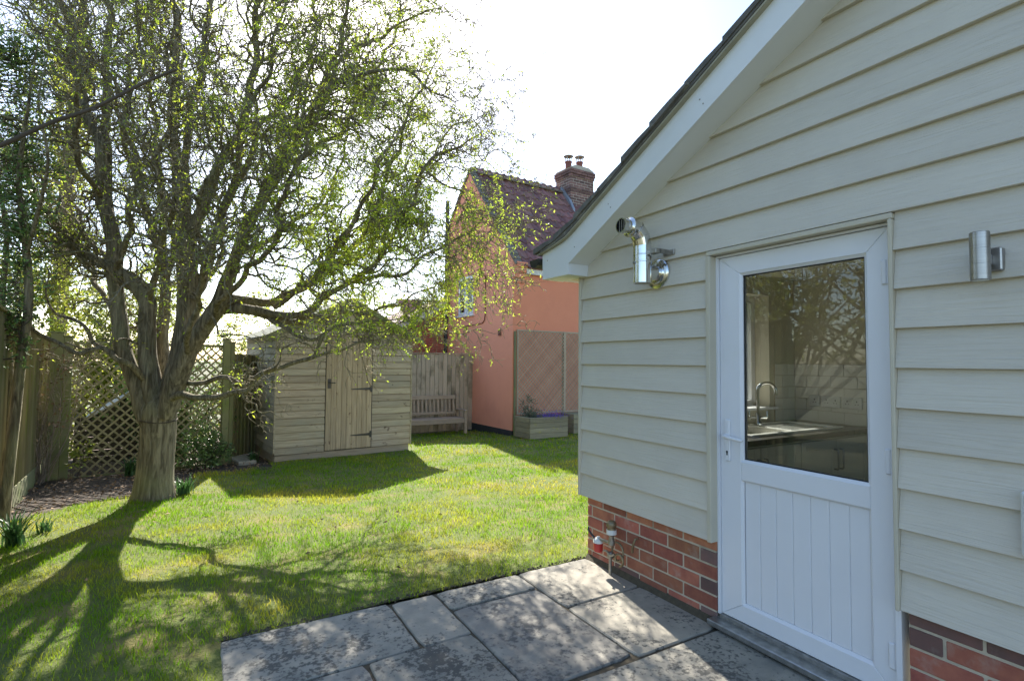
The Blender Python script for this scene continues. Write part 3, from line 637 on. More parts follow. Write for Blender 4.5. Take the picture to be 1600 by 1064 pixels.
part('bracket', join(cbox(FX+.03, XW+.01, FY-.105, FY-.100, 1.945, 1.972, .002), cbox(XW-.006, XW+.006, FY-.13, FY-.05, 1.943, 1.974, .002), cbox(FX+.0, FX+.04, FY-.105, FY-.05, 1.945, 1.972, .002)), M['galv'], fl)
smooth_obj(part('bolt', lathe([(.009, 0), (.009, .006), (.005, .008)], (FX-.051, FY+.01, 1.90), (-1, 0, 0), 10), M['galv'], fl))

# oil line filter and valves low on the bricks
of = thing('oil_filter', (2.22, 2.6, .1), 'oil line filter with red bowl and valves low on the brick base', 'pipe fitting')
smooth_obj(part('filter_bowl', lathe([(.018, 0), (.027, .004), (.030, .012), (.031, .055), (.028, .058)], (2.215, 2.672, .118)), M['red'], of))
smooth_obj(part('filter_head', lathe([(.033, 0), (.033, .014), (.028, .024), (.015, .030), (.010, .038)], (2.215, 2.672, .177)), M['whiteplastic'], of))
smooth_obj(part('fire_valve_cap', lathe([(.027, 0), (.029, .006), (.030, .028), (.026, .036), (.026, .046), (.031, .052), (.032, .068), (.024, .082), (.012, .087)], (2.215, 2.545, .262)), M['brass'], of))
smooth_obj(part('valve_label', lathe([(.0315, .004), (.0315, .032)], (2.215, 2.545, .262), sides=24), M['whiteplastic'], of))
smooth_obj(part('valve_body', join(lathe([(.02, 0), (.022, .02), (.014, .05), (.02, .06)], (2.215, 2.545, .198)), tube([(2.215, 2.672, .20), (2.215, 2.60, .205), (2.215, 2.545, .21)], .011, 10)), M['galv'], of), 50)
smooth_obj(part('copper_loop', tube([(2.225, 2.545+.05*math.cos(t)*1.0-.045, .17+.055*math.sin(t)) for t in np.linspace(1.2, 6.6, 22)], .007, 8), M['brass'], of), 70)
smooth_obj(part('copper_loop', tube([(2.21, 2.47+.035*math.cos(t), .13+.035*math.sin(t)) for t in np.linspace(-.5, 4.6, 18)], .007, 8), M['brass'], of), 70)
smooth_obj(part('lever_valve', join(lathe([(.016, 0), (.02, .01), (.02, .03), (.014, .04)], (2.205, 2.545, .118), (0, 0, 1), 16), tube([(2.195, 2.59, .155), (2.19, 2.56, .160), (2.188, 2.53, .148), (2.188, 2.505, .150), (2.19, 2.49, .165)], .007, 8), tube([(2.205, 2.545, .12), (2.205, 2.545, .02)], .010, 10)), M['galv'], of), 50)
smooth_obj(part('tap_lever', tube([(2.20, 2.69, .205), (2.19, 2.71, .222), (2.185, 2.735, .245), (2.19, 2.74, .262)], [.007, .007, .006, .005], 8), M['black'], of), 60)
smooth_obj(part('pipe_clip', tube([(2.285, 2.39, .27), (2.262, 2.385, .272), (2.255, 2.39, .25), (2.258, 2.405, .215), (2.262, 2.41, .185)], .007, 8), M['brass'], of), 60)
wb_ = thing('meter_box', (XW, .60, .77), 'white box on the cladding cut off by the right picture edge', 'box')
part('box_cover', cbox(XW-.03, XW+.012, .45, .634, .735, .938, .006), M['whiteplastic'], wb_)
part('box_lid', cbox(XW-.036, XW-.0305, .46, .624, .745, .928, .003), M['whiteplastic'], wb_)

# ------------------------------------------------------------------ garden shed
SR = R(6.0)
shed = thing('garden_shed', (.957, 9.07, gz(9.1)), 'weathered timber garden shed with plank door behind the willow branches', 'shed', SR)
SW, SD, SE, SA = 2.34, 2.6, 2.06, 2.66      # width, depth, eaves height, apex height
def lp(name, VF, mat, parent, **k): return part(name, VF, mat, parent, local=True, **k)
lp('base_frame', join(cbox(.02, SW-.02, .03, .10, -.08, .095, .006), cbox(.02, SW-.02, SD-.1, SD-.03, -.08, .095, .006), cbox(.02, .09, .1, SD-.1, -.08, .095, .006), cbox(SW-.09, SW-.02, .1, SD-.1, -.08, .095, .006)), M['shed'], shed)
lp('wall_core', join(box(.03, SW-.03, .03, .05, .09, SE), box(.03, .05, .05, SD-.05, .09, SE), box(SW-.05, SW-.03, .05, SD-.05, .09, SE), box(.03, SW-.03, SD-.05, SD-.03, .09, SE), prism([(.03, SE), (SW/2, SA-.06), (SW-.03, SE)], 1, .03, .05)), M['bin'], shed)
def shiplap_x(x0, x1, z0, p, y=0., xt0=None, xt1=None, mat=None):
    xt0 = x0 if xt0 is None else xt0; xt1 = x1 if xt1 is None else xt1; z1 = z0+p; zm = z1-.020
    m0 = x0+(xt0-x0)*.86; m1 = x1+(xt1-x1)*.86
    V = [(x0, y-.004, z0+.003), (x1, y-.004, z0+.003), (m1, y+.003, zm), (m0, y+.003, zm), (xt0, y+.022, z1), (xt1, y+.022, z1), (x0, y+.004, z0), (x1, y+.004, z0), (x0, y+.029, z0), (x1, y+.029, z0), (xt1, y+.029, z1), (xt0, y+.029, z1)]
    F = [(0, 1, 2, 3), (3, 2, 5, 4), (6, 7, 1, 0), (8, 9, 7, 6), (4, 5, 10, 11), (11, 10, 9, 8), (0, 3, 4, 11, 8, 6), (1, 7, 9, 10, 5, 2)]
    return lp('shiplap_board', (V, F), mat or M['shed'], shed)
pb = .1148; DX0, DX1, DZ0, DZ1 = .79, 1.585, .105, 2.02
k = 0
while True:
    z0 = .10+k*pb; k += 1
    if z0 > SA-.12: break
    def xl(z): return .0 if z < SE-.02 else (z-SE+.02)/(SA-SE)*SW/2
    a0_, a1_ = xl(z0), min(xl(z0+pb), SW/2-.02)
    if z0+pb <= DZ1+.09:
        shiplap_x(0.012, DX0-.012, z0, pb); shiplap_x(DX1+.012, SW-.012, z0, pb)
    else: shiplap_x(max(.012, a0_), SW-max(.012, a0_), z0, pb, 0, max(.012, a1_), SW-max(.012, a1_))
for k in range(17):      # the long side seen at the left
    z0 = .10+k*pb; z1 = z0+pb; zm = z1-.020; y0, y1 = .012, SD-.012
    V = [(-.004, y0, z0+.003), (-.004, y1, z0+.003), (.003, y1, zm), (.003, y0, zm), (.022, y0, z1), (.022, y1, z1), (.004, y0, z0), (.004, y1, z0), (.029, y0, z0), (.029, y1, z0), (.029, y1, z1), (.029, y0, z1)]
    F = [(0, 3, 2, 1), (3, 4, 5, 2), (6, 0, 1, 7), (8, 6, 7, 9), (4, 11, 10, 5), (11, 8, 9, 10), (0, 6, 8, 11, 4, 3), (1, 2, 5, 10, 9, 7)]
    lp('shiplap_board', (V, F), M['shedside'], shed)
lp('corner_strip', cbox(-.012, .011, -.012, .0115, .09, SE, .003), M['shed'], shed)
lp('corner_strip', cbox(SW-.011, SW+.012, -.012, .0115, .09, SE-.02, .003), M['shed'], shed)
sdo = lp('door', box(DX0, DX1, .012, .028, DZ0, DZ1), M['bin'], shed)
npk = 9; wk = (DX1-DX0)/npk
for k in range(npk): lp('door_plank', cbox(DX0+k*wk+.001, DX0+(k+1)*wk-.001, -.006, .0115, DZ0+.002, DZ1-.002, .006), M['sheddoor'], sdo)
for z in (1.93, 1.12, .33):
    hg = lp('strap_hinge', prism([(DX1-.04, z-.022), (DX1-.04, z+.022), (DX1-.36, z+.008), (DX1-.37, z), (DX1-.36, z-.008)], 1, -.011, -.0065), M['black'], sdo)
    lp('hinge_plate', cbox(DX1-.03, DX1+.012, -.012, -.0066, z-.055, z+.055, .002), M['black'], hg)
    lp('hinge_pin', tube([(DX1-.034, -.012, z-.03), (DX1-.034, -.012, z+.03)], .007, 8), M['black'], hg)
hd = lp('door_handle', cbox(DX0+.025, DX0+.08, -.012, -.0065, 1.14, 1.30, .003), M['black'], sdo)
lp('lever', tube([(DX0+.052, -.012, 1.24), (DX0+.052, -.045, 1.24), (DX0+.07, -.05, 1.238), (DX0+.14, -.048, 1.232)], .009, 8), M['black'], hd)
lp('door_stop', join(cbox(DX0-.0115, DX0-.001, -.004, .02, .10, DZ1+.03, .002), cbox(DX1+.001, DX1+.0115, -.004, .02, .10, DZ1+.03, .002)), M['bin'], shed)
lp('door_head', cbox(DX0-.02, DX1+.02, -.016, -.002, DZ1+.004, DZ1+.05, .003), M['shed'], shed)
def rz(x): return SE-.01+(SA-SE)*(1-abs(x-SW/2)/(SW/2))
sl = (SA-SE)/(SW/2); ov = .17
sroof = lp('roof', join(prism([(-ov, SE-sl*ov), (SW/2, SA), (SW/2, SA+.02), (-ov, SE-sl*ov+.02)], 1, -.10, SD+.08), prism([(SW+ov, SE-sl*ov), (SW+ov, SE-sl*ov+.02), (SW/2+.001, SA+.02), (SW/2+.001, SA)], 1, -.10, SD+.08)), M['felt'], shed)
lp('fascia_board', prism([(-ov-.02, SE-sl*ov-.07), (SW/2, SA-.07), (SW/2, SA+.026), (-ov-.02, SE-sl*ov+.02)], 1, -.122, -.1005), M['greenwood'], sroof)
lp('fascia_board', prism([(SW+ov+.02, SE-sl*ov-.07), (SW+ov+.02, SE-sl*ov+.02), (SW/2+.001, SA+.026), (SW/2+.001, SA-.07)], 1, -.122, -.1005), M['greenwood'], sroof)
st = thing('stepping_stone', (.55, 9.45, gz(9.4)), 'pale stone slab on the soil beside the trellis post and shed', 'stone', .2)
lp('stone_slab', cbox(-.14, .13, -.28, .3, -.03, .05, .015), M['slabpale'], st)

# ------------------------------------------------------------------ fences
def board_fence(name, A, B, h0, h1, bw, mat, label, gravel=True, cap=False, lap=.0, posts=()):
    ax, ay = A; bx, by = B; ln = math.hypot(bx-ax, by-ay); ang = math.atan2(by-ay, bx-ax)
    f_ = thing(name, (ax, ay, gz(ay)), label, 'fence', ang)
    n = int(ln/bw); zz = lambda t: gz(ay+(by-ay)*t)-gz(ay)
    for k in range(n):
        t = (k+.5)/n; z = zz(t); jz = random.uniform(-.008, .008); tilt = .012
        x0 = k*bw; x1 = x0+bw*1.16
        V = [(x0, -.024, z+h0), (x1, .002, z+h0), (x1, .002, z+h1+jz), (x0, -.024, z+h1+jz), (x0, .012-.0, z+h0), (x1, .010, z+h0), (x1, .010, z+h1+jz), (x0, .012, z+h1+jz)]
        lp('fence_board', (V, [(0, 1, 2, 3), (5, 4, 7, 6), (3, 2, 6, 7), (0, 4, 5, 1), (0, 3, 7, 4), (1, 5, 6, 2)]), mat, f_)
    za, zb = zz(0), zz(1)
    def rail(y0, y1, za_, zb_, hh, nm, m=mat):
        V = [(0, y0, za_), (ln, y0, zb_), (ln, y1, zb_), (0, y1, za_), (0, y0, za_+hh), (ln, y0, zb_+hh), (ln, y1, zb_+hh), (0, y1, za_+hh)]
        lp(nm, (V, [(0, 3, 2, 1), (4, 5, 6, 7), (0, 1, 5, 4), (1, 2, 6, 5), (2, 3, 7, 6), (3, 0, 4, 7)]), m, f_)
    for h in (.35, h1*.85): rail(.0125, .06, za+h, zb+h, .07, 'rail')
    if gravel: rail(-.03, -.0165, za-.05, zb-.05, h0+.05-.004, 'gravel_board', M['greenwood'])
    if cap: rail(-.035, .04, za+h1+.01, zb+h1+.01, .025, 'cap_rail')
    for t in posts: lp('fence_post', cbox(t*ln-.05, t*ln+.05, .013, .11, zz(t)-.1, zz(t)+h1+.05, .006), mat, f_)
    return f_
random.seed(9)
board_fence('board_fence', (-1.30, 3.8), (-2.06, 10.5), .2, 1.88, .105, M['fence'], 'olive green board fence running along the left side of the lawn', True, True, posts=(.0, .33, .66, .99))
board_fence('board_fence', (4.1, 12.23), (5.97, 12.23), .02, 1.93, .115, M['fencegrey'], 'grey vertical board fence behind the bench', False, True)
board_fence('board_fence', (.36, 9.95), (1.0, 10.9), .02, 1.75, .11, M['fence'], 'short dark fence panel between the trellis post and the shed', False, False)
# ------------------------------------------------------------------ diagonal trellis screens
def lattice(parent, w, h, pitch, sw, th, mat, y=0.):
    """two layers of diagonal slats clipped to the panel"""
    def clip(c, s):
        pts = []
        for x in (0, w):
            z = (c+x) if s > 0 else (c-x)
            if 0 <= z <= h: pts.append((x, z))
        for z in (0, h):
            x = (z-c) if s > 0 else (c-z)
            if 0 < x < w: pts.append((x, z))
        return pts[:2] if len(pts) >= 2 else None
    for s, yy in ((1, y), (-1, y+th)):
        c = (-w if s > 0 else 0)+pitch*.5
        while c < (h if s > 0 else h+w):
            q = clip(c, s)
            if q and math.hypot(q[0][0]-q[1][0], q[0][1]-q[1][1]) > .05:
                (xa, za), (xb, zb) = q; l_ = math.hypot(xb-xa, zb-za); dx, dz = (xb-xa)/l_, (zb-za)/l_; nx_, nz_ = -dz*sw/2, dx*sw/2
                o_ = (xa+nx_, za+nz_), (xb+nx_, zb+nz_), (xb-nx_, zb-nz_), (xa-nx_, za-nz_)
                lp('slat', prism(o_, 1, yy, yy+th-.0005), mat, parent)
            c += pitch
TA, TB = np.array([-1.57, 9.20]), np.array([.23, 9.50])
tang = math.atan2(*(TB-TA)[::-1]); TW = float(np.hypot(*(TB-TA)))
tr = thing('trellis_screen', (TA[0], TA[1], gz(9.2)), 'diagonal lattice trellis screen between two posts behind the willow trunk', 'trellis', tang)
lattice(tr, TW, 1.80, .125, .024, .009, M['lattice'])
lp('frame_rail', cbox(-.0, TW, -.012, .03, 1.801, 1.845, .004), M['greenwood'], tr)
lp('frame_rail', cbox(0, TW, -.012, .03, -.03, -.001, .004), M['greenwood'], tr)
lp('gravel_board', cbox(0, TW, -.01, .03, -.14, -.032, .004), M['greenwood'], tr)
for x0, x1, h in ((-.235, -.10, 1.95), (-.10, -.002, 1.90), (TW+.002, TW+.10, 1.93), (TW+.10, TW+.165, 1.88)):
    lp('post', cbox(x0, x1-.002, -.05, .07, -.3, h, .006), M['greenwood'], tr)
    lp('post_cap', cbox(x0-.008, x1+.004, -.06, .08, h+.0005, h+.018, .004), M['greenwood'], tr)

# low bin seen dimly through the lattice
bn = thing('compost_bin', (-1.0, 10.6, gz(10.6)), 'low dark bin with a sunlit sloping lid behind the trellis', 'bin', .12)
for k in range(7): lp('side_board', cbox(-.75, .75, 0, .02, .02+k*.105, .12+k*.105, .004), M['bin'], bn)
for k in range(7): lp('side_board', cbox(-.75, -.73, .021, .8, .02+k*.105, .12+k*.105, .004), M['bin'], bn)
lp('lid', prism([(-.62, .70), (.0, 1.12), (.62, .86), (.62, .885), (.0, 1.15), (-.62, .73)], 1, -.05, .85), M['whitewood'], bn)  # sunlight on the lid is put into its white colour
lp('gable_board', prism([(-.6, .755), (.6, .755), (.6, .86), (0, 1.11)], 1, .0, .02), M['bin'], bn)

# ------------------------------------------------------------------ bench
bx0 = thing('garden_bench', (4.72, 11.7, gz(11.7)), 'slatted grey wooden bench against the fence, half hidden by the shed', 'bench', 0)
BM = M['bench']; W2 = .70
z0 = 0
for sx in (-1, 1):
    lp('leg', cbox(sx*W2-.035, sx*W2+.035, -.25, -.18, 0, .54, .005), BM, bx0)
    q = [(.24, 0), (.31, 0), (.31, .42), (.37, .92), (.30, .92), (.24, .42)]
    lp('leg', prism(q, 0, sx*W2-.03, sx*W2+.03), BM, bx0)
    lp('arm_rest', cbox(sx*W2-.045, sx*W2+.045, -.29, .30, .541, .572, .006), BM, bx0)
    lp('side_rail', cbox(sx*W2-.02, sx*W2+.02, -.18, .24, .30, .37, .004), BM, bx0)
lp('front_rail', cbox(-W2+.036, W2-.036, -.245, -.205, .265, .352, .004), BM, bx0)
lp('rear_rail', cbox(-W2+.031, W2-.031, .25, .29, .28, .36, .004), BM, bx0)
for k in range(5): lp('seat_slat', cbox(-W2+.04, W2-.04, -.24+k*.098, -.16+k*.098, .3535, .376, .004), BM, bx0)
tilt = Matrix.Translation((0, .275, .42)) @ Matrix.Rotation(R(-7), 4, 'X')
lp('back_rail', xf(cbox(-W2+.031, W2-.031, -.02, .025, .385, .48, .006), tilt), BM, bx0)
lp('back_rail', xf(cbox(-W2+.031, W2-.031, -.02, .02, .02, .085, .004), tilt), BM, bx0)
for k in range(13):
    x = -W2+.09+k*(2*W2-.18)/12
    lp('back_slat', xf(cbox(x-.025, x+.025, -.010, .010, .0855, .3845, .003), tilt), BM, bx0)

# ------------------------------------------------------------------ the terracotta house
HR = R(3.0); HGZ = -.36
house = thing('terracotta_house', (6.06, 10.36, HGZ), 'terracotta rendered cottage with clay pantile roof and brick chimney', 'house', HR)
def hz(z): return z-HGZ
EZ, AZ, AY, LYh, LZ = hz(3.68), hz(6.38), 2.15, 3.45, hz(5.0)
HL = 7.5
sl1 = (AZ-EZ)/(AY+.02); sl2 = (AZ-LZ)/(LYh-AY)
# gable wall with a window opening: y runs along the gable, x = 0 is its face
wy0, wy1, wz0, wz1 = 1.88, 2.78, hz(2.56), hz(3.62)
gable = [((0, .10), (wy0, .10), (wy0, EZ+sl1*wy0), (0, EZ))]
def gp(poly): return prism(poly, 0, 0, .15)
part('gable_wall', join(gp([(0.0, .1), (wy0, .1), (wy0, EZ+sl1*wy0), (0.0, EZ)]), gp([(wy1, .1), (LYh, .1), (LYh, LZ), (wy1, AZ-sl2*(wy1-AY))]), gp([(wy0, .1), (wy1, .1), (wy1, wz0), (wy0, wz0)]), gp([(wy0, wz1), (wy1, wz1), (wy1, AZ-sl2*(wy1-AY)), (AY, AZ), (wy0, EZ+sl1*wy0)])), M['render_gable_lit'], house, local=True)
lp('front_wall', box(.006, HL, -.004, .28, .1, EZ-.16), M['render'], house)
lp('base_plinth', join(box(-.012, .0, 0, LYh, -.2, .13), box(-.012, HL, -.016, -.0045, -.2, .13)), M['plinth'], house)
lp('back_wall', box(.31, HL, LYh-.3, LYh, .1, LZ-.2), M['render'], house); lp('end_wall', box(HL-.3, HL, .3, LYh-.31, .1, EZ), M['render'], house)
# kneeler at the eaves corner
for k, (d, z_) in enumerate(((.03, -.52), (.07, -.40), (.12, -.28), (.17, -.16))):
    lp('kneeler_brick', cbox(-.006, .30, -.004-d, .0, EZ+z_, EZ+z_+.115, .01), M['render'], house)
# window
hw = lp('window', join(box(.03, .09, wy0, wy0+.05, wz0, wz1), box(.03, .09, wy1-.05, wy1, wz0, wz1), box(.03, .09, wy0+.05, wy1-.05, wz0, wz0+.05), box(.03, .09, wy0+.05, wy1-.05, wz1-.05, wz1), box(.03, .09, (wy0+wy1)/2-.03, (wy0+wy1)/2+.03, wz0+.05, wz1-.05)), M['upvc'], house)
for a, b in ((wy0+.05, (wy0+wy1)/2-.03), ((wy0+wy1)/2+.03, wy1-.05)):
    lp('casement', join(box(.022, .075, a, a+.045, wz0+.05, wz1-.05), box(.022, .075, b-.045, b, wz0+.05, wz1-.05), box(.022, .075, a+.045, b-.045, wz0+.05, wz0+.095), box(.022, .075, a+.045, b-.045, wz1-.095, wz1-.05)), M['upvc'], hw)
    lp('pane', box(.05, .055, a+.045, b-.045, wz0+.095, wz1-.095), M['glass'], hw)
lp('window_sill', cbox(-.06, .03, wy0-.06, wy1+.06, wz0-.04, wz0-.002, .006), M['upvc'], hw)
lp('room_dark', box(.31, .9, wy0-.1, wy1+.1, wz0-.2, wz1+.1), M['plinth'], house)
smooth_obj(lp('cable', tube([(-.012, 1.25, hz(3.5)), (-.012, 1.25, hz(2.5)), (-.012, 1.28, hz(2.38)), (-.012, 1.37, hz(2.31)), (-.012, 1.6, hz(2.29)), (-.012, 3.1, hz(2.25))], .012, 8), M['pot'], house), 60)
lp('vent_box', cbox(-.035, -.001, .50, .60, hz(1.96), hz(2.11), .006), M['pot'], house)
dp = lp('downpipe', tube([(-.07, LYh-.12, hz(-.3)), (-.07, LYh-.12, hz(5.9))], .055, 14), M['black'], house)
for z in (1.2, 2.6, 4.0, 5.2): lp('pipe_collar', tube([(-.07, LYh-.12, hz(z)), (-.07, LYh-.12, hz(z)+.07)], .066, 14), M['black'], dp)
# coping: flat tiles stepping down both edges of the gable
def coping(y, z, ang, n):
    pass
for (ya, za, yb, zb) in ((-.14, EZ-.13, AY, AZ+.02), (LYh+.12, LZ-.12, AY, AZ+.02)):
    ln = math.hypot(yb-ya, zb-za); n = int(ln/.17); 
    for k in range(n):
        t0, t1 = k/n, (k+1.25)/n; t1 = min(t1, 1.0)
        p0 = np.array([ya+(yb-ya)*t0, za+(zb-za)*t0]); p1 = np.array([ya+(yb-ya)*t1, za+(zb-za)*t1]); d = (p1-p0)/np.linalg.norm(p1-p0); nrm = np.array([-d[1], d[0]]); nrm = nrm if nrm[1] > 0 else -nrm
        q = [p0+nrm*.012, p1+nrm*.0, p1+nrm*.03, p0+nrm*.055]
        lp('verge_tile', prism([tuple(v) for v in q], 0, -.05+random.uniform(-.01, .01), .165), M['coping'], house)
lp('apex_stone', cbox(-.04, .16, AY-.09, AY+.09, AZ-.02, AZ+.13, .02), M['coping'], house)
# pantile roof: one curved tile shared by all
RZ0 = EZ-.12; rsl = math.atan(sl1); RY0 = -.12
hroof = lp('roof', join(prism([(RY0, RZ0-.06), (AY, RZ0+sl1*(AY-RY0)-.06), (AY, RZ0+sl1*(AY-RY0)-.02), (RY0, RZ0-.02)], 0, .16, HL+.1), prism([(LYh+.15, LZ-.25), (LYh+.15, LZ-.2), (AY+.001, AZ-.18), (AY+.001, AZ-.24)], 0, .16, HL+.1)), M['pantile'], house)
tw, tl_ = .235, .38
prof = [(0, .0), (.03, .028), (.065, .04), (.10, .028), (.13, .005), (.17, -.006), (.21, -.002), (.25, .012)]
Vt = []; Ft = []
for yy, dz in ((0., .024), (tl_, .0)):
    for (x, z) in prof: Vt.append((x, yy, z+dz))
for yy, dz in ((0., .010), (tl_, -.014)):
    for (x, z) in prof: Vt.append((x, yy, z+dz))
m_ = len(prof)
for i in range(m_-1):
    Ft += [(i, i+1, m_+i+1, m_+i), (2*m_+i, 3*m_+i, 3*m_+i+1, 2*m_+i+1), (i, 2*m_+i, 2*m_+i+1, i+1)]
tile_me = mesh('pantile', Vt, Ft, M['pantile'])
gauge = .30; nrow = int(math.hypot(AY-RY0, sl1*(AY-RY0))/gauge)+1; random.seed(21)
for r_ in range(nrow):
    for c in range(17):
        s_ = r_*gauge; y = RY0-.05+s_*math.cos(rsl); z = RZ0-.05*sl1+s_*math.sin(rsl)+.02
        W_ = Matrix.Translation((.17+c*tw+random.uniform(-.006, .006), y, z)) @ Matrix.Rotation(rsl+random.uniform(-.012, .012), 4, 'X') @ Matrix.Rotation(random.uniform(-.015, .015), 4, 'Z')
        inst('pantile', tile_me, hroof, W_)
ridz = RZ0+sl1*(AY-RY0)
rt = [(AY+.14*math.sin(t), ridz-.06+.15*math.cos(t)) for t in np.linspace(-1.25, 1.25, 9)]
for k in range(10):
    lp('ridge_tile', prism(rt, 0, .17+k*.42, .17+k*.42+.412), M['ridgetile'], hroof)
lp('eaves_board', box(.31, HL, -.10, -.06, EZ-.30, EZ-.16), M['whitewood'], house)
# chimney
cy0, cy1, cx0, cx1 = AY-.36, AY+.36, 3.18, 4.08
CZ0, CZ1 = hz(5.35), hz(7.12)
ch = lp('chimney', box(cx0+.004, cx1-.004, cy0+.004, cy1-.004, CZ0, CZ1), M['soot_mortar'], house)
nc = int((CZ1-CZ0)/.079)
for c in range(nc):
    z = CZ0+c*.079; d = 0.
    if c >= nc-2: d = .045
    elif c == nc-3: d = .025
    elif c in (nc-8, nc-9): d = .012
    for face in (0, 1):
        if face == 0: a0_, a1_ = cx0-d, cx1+d
        else: a0_, a1_ = cy0-d+.115, cy1+d
        a = a0_; first = True
        while a < a1_-.03:
            ln = .107 if (first and (c+face) % 2) else .22; b = min(a+ln, a1_); first = False
            if b-a > .03:
                vf = cbox(a, b-.011, cy0-d, cy0-d+.11, z, z+.068, .004) if face == 0 else cbox(cx0-d, cx0-d+.10, a, b-.011, z, z+.068, .004)
                lp('brick', vf, M['chimbrick'], ch)
            a = b
lp('flaunching', prism([(cx0-.02, CZ1), (cx1+.02, CZ1), (cx1-.2, CZ1+.09), (cx0+.2, CZ1+.09)], 1, cy0, cy1), M['soot_mortar'], ch)
for (x, y, h) in ((cx0+.24, AY+.05, .22), (cx1-.28, AY-.02, .26)):
    pt = smooth_obj(lp('chimney_pot', lathe([(.11, 0), (.115, .03), (.10, .05), (.095, h), (.11, h+.01), (.11, h+.05), (.09, h+.055)], (x, y, CZ1+.05)), M['pot'], ch), 40)
    for t in range(4): lp('cowl_leg', tube([(x+.085*math.cos(t*1.57+.5), y+.085*math.sin(t*1.57+.5), CZ1+.05+h+.04), (x+.10*math.cos(t*1.57+.5), y+.10*math.sin(t*1.57+.5), CZ1+.05+h+.21)], .014, 6), M['galv'], pt)
    smooth_obj(lp('cowl_cap', lathe([(.15, 0), (.152, .008), (.10, .035), (.03, .05)], (x, y, CZ1+.05+h+.20)), M['coping'], pt), 40)
lp('flashing', prism([(yq, RZ0+sl1*(yq-RY0)+dq) for yq, dq in ((cy0-.22, .03), (AY, .03), (AY, .20), (cy0-.05, .22), (cy0-.22, .12))], 0, cx0-.10, cx0-.013), M['lead'], ch)
# brick outbuilding against the left of the house
ob = thing('brick_outbuilding', (4.9, 13.72, gz(13.7)), 'red brick outbuilding with white bargeboard behind the fence', 'outbuilding')
OZ = gz(13.7)
def oz(x): return 3.03+(x-5.77)*.575
part('wall', prism([(3.2, OZ), (5.84, OZ), (5.84, oz(5.84)-.1), (3.2, oz(3.2)-.1)], 1, 13.70, 13.95), M['soot_mortar'], ob)
random.seed(4)
for c in range(46):
    z = 1.2+c*.052
    if z > 3: break
    a = 4.55+(.11 if c % 2 else 0)
    while a < 5.80:
        b = min(a+.215, 5.83)
        if oz(a)-.14 > z+.045: part('brick', cbox(a, b, 13.688, 13.72, z, z+.044, .003), M['housebrick'], ob)
        a = b+.009
part('bargeboard', prism([(3.1, oz(3.1)-.14), (5.84, oz(5.84)-.14), (5.84, oz(5.84)+.07), (3.1, oz(3.1)+.07)], 1, 13.58, 13.61), M['whitewood'], ob)
orf = part('roof', prism([(3.1, oz(3.1)+.02), (5.84, oz(5.84)+.02), (5.84, oz(5.84)+.06), (3.1, oz(3.1)+.06)], 1, 13.615, 17.5), M['pantile'], ob)
for k in range(9):
    x = 3.3+k*.28
    part('roof_tile', prism([(x, oz(x)+.062), (x+.3, oz(x+.3)+.075), (x+.3, oz(x+.3)+.095), (x, oz(x)+.11)], 1, 13.56, 13.9), M['pantile'], orf)
bk = part('back_roof', prism([(14.0, 2.0), (15.6, 3.2), (15.6, 3.25), (14.0, 2.05)], 0, 5.0, 5.8), M['pantile'], ob)

# wall trellis on the house and planters
tp_ = thing('wall_trellis', (6.14, 10.29, HGZ), 'wide diagonal lattice trellis fixed to the terracotta house wall', 'trellis', HR)
for x0, x1 in ((.03, 1.36), (1.42, 2.75)):
    pn = tag(lp('trellis_panel', join(cbox(x0-.03, x0, -.01, .02, .50, 2.44, .003), cbox(x1, x1+.03, -.01, .02, .50, 2.44, .003), cbox(x0, x1, -.01, .02, .50, .53, .003), cbox(x0, x1, -.01, .02, 2.41, 2.44, .003)), M['latticegrey'], tp_))
    sub = pn
    W0 = WM[pn.name].copy()
    WM[pn.name] = W0 @ Matrix.Translation((x0, -.004, .53))
    pn_children_before = set(o.name for o in bpy.data.objects)
    lattice(pn, x1-x0, 1.88, .088, .0155, .007, M['latticegrey'])
    Wl = W0.inverted() @ WM[pn.name]; WM[pn.name] = W0
    for o in bpy.data.objects:
        if o.name not in pn_children_before: o.matrix_basis = Wl; WM[o.name] = W0 @ Wl
for x in (-.03, 1.39): lp('trellis_post', cbox(x-.025, x+.02, .021, .06, .0, 2.4, .004), M['greenwood'], tp_)
def planter(x, y, rz_, L_, D, label):
    t = thing('wooden_planter', (x, y, gz(y)), label, 'planter', rz_, 'sleeper planters by the house wall')
    for k in range(4):
        z = k*.113
        lp('sleeper', cbox(0, L_, 0, .05, z+.002, z+.111, .006), M['sleeper'], t); lp('sleeper', cbox(0, L_, D-.05, D, z+.002, z+.111, .006), M['sleeper'], t)
        lp('sleeper', cbox(0, .05, .051, D-.051, z+.002, z+.111, .006), M['sleeper'], t); lp('sleeper', cbox(L_-.05, L_, .051, D-.051, z+.002, z+.111, .006), M['sleeper'], t)
    lp('compost', box(.05, L_-.05, .05, D-.05, .3, .40), M['soil'], t)
    return t
planter(5.89, 9.32, R(1.5), 1.0, .62, 'wooden sleeper planter with violet flowers in front of the wall trellis')
planter(7.35, 9.75, R(1.5), 1.0, .5, 'wooden sleeper planter cut off by the cladding corner')
# overhead wire
tag(part('overhead_wire', tube([(6.0+.5*k, 19.0, 8.05-.004*k+.003*(k-6)**2*.1) for k in range(24)], .006, 5), M['wire']), 'thin overhead wire crossing the sky left of the chimney', 'wire')

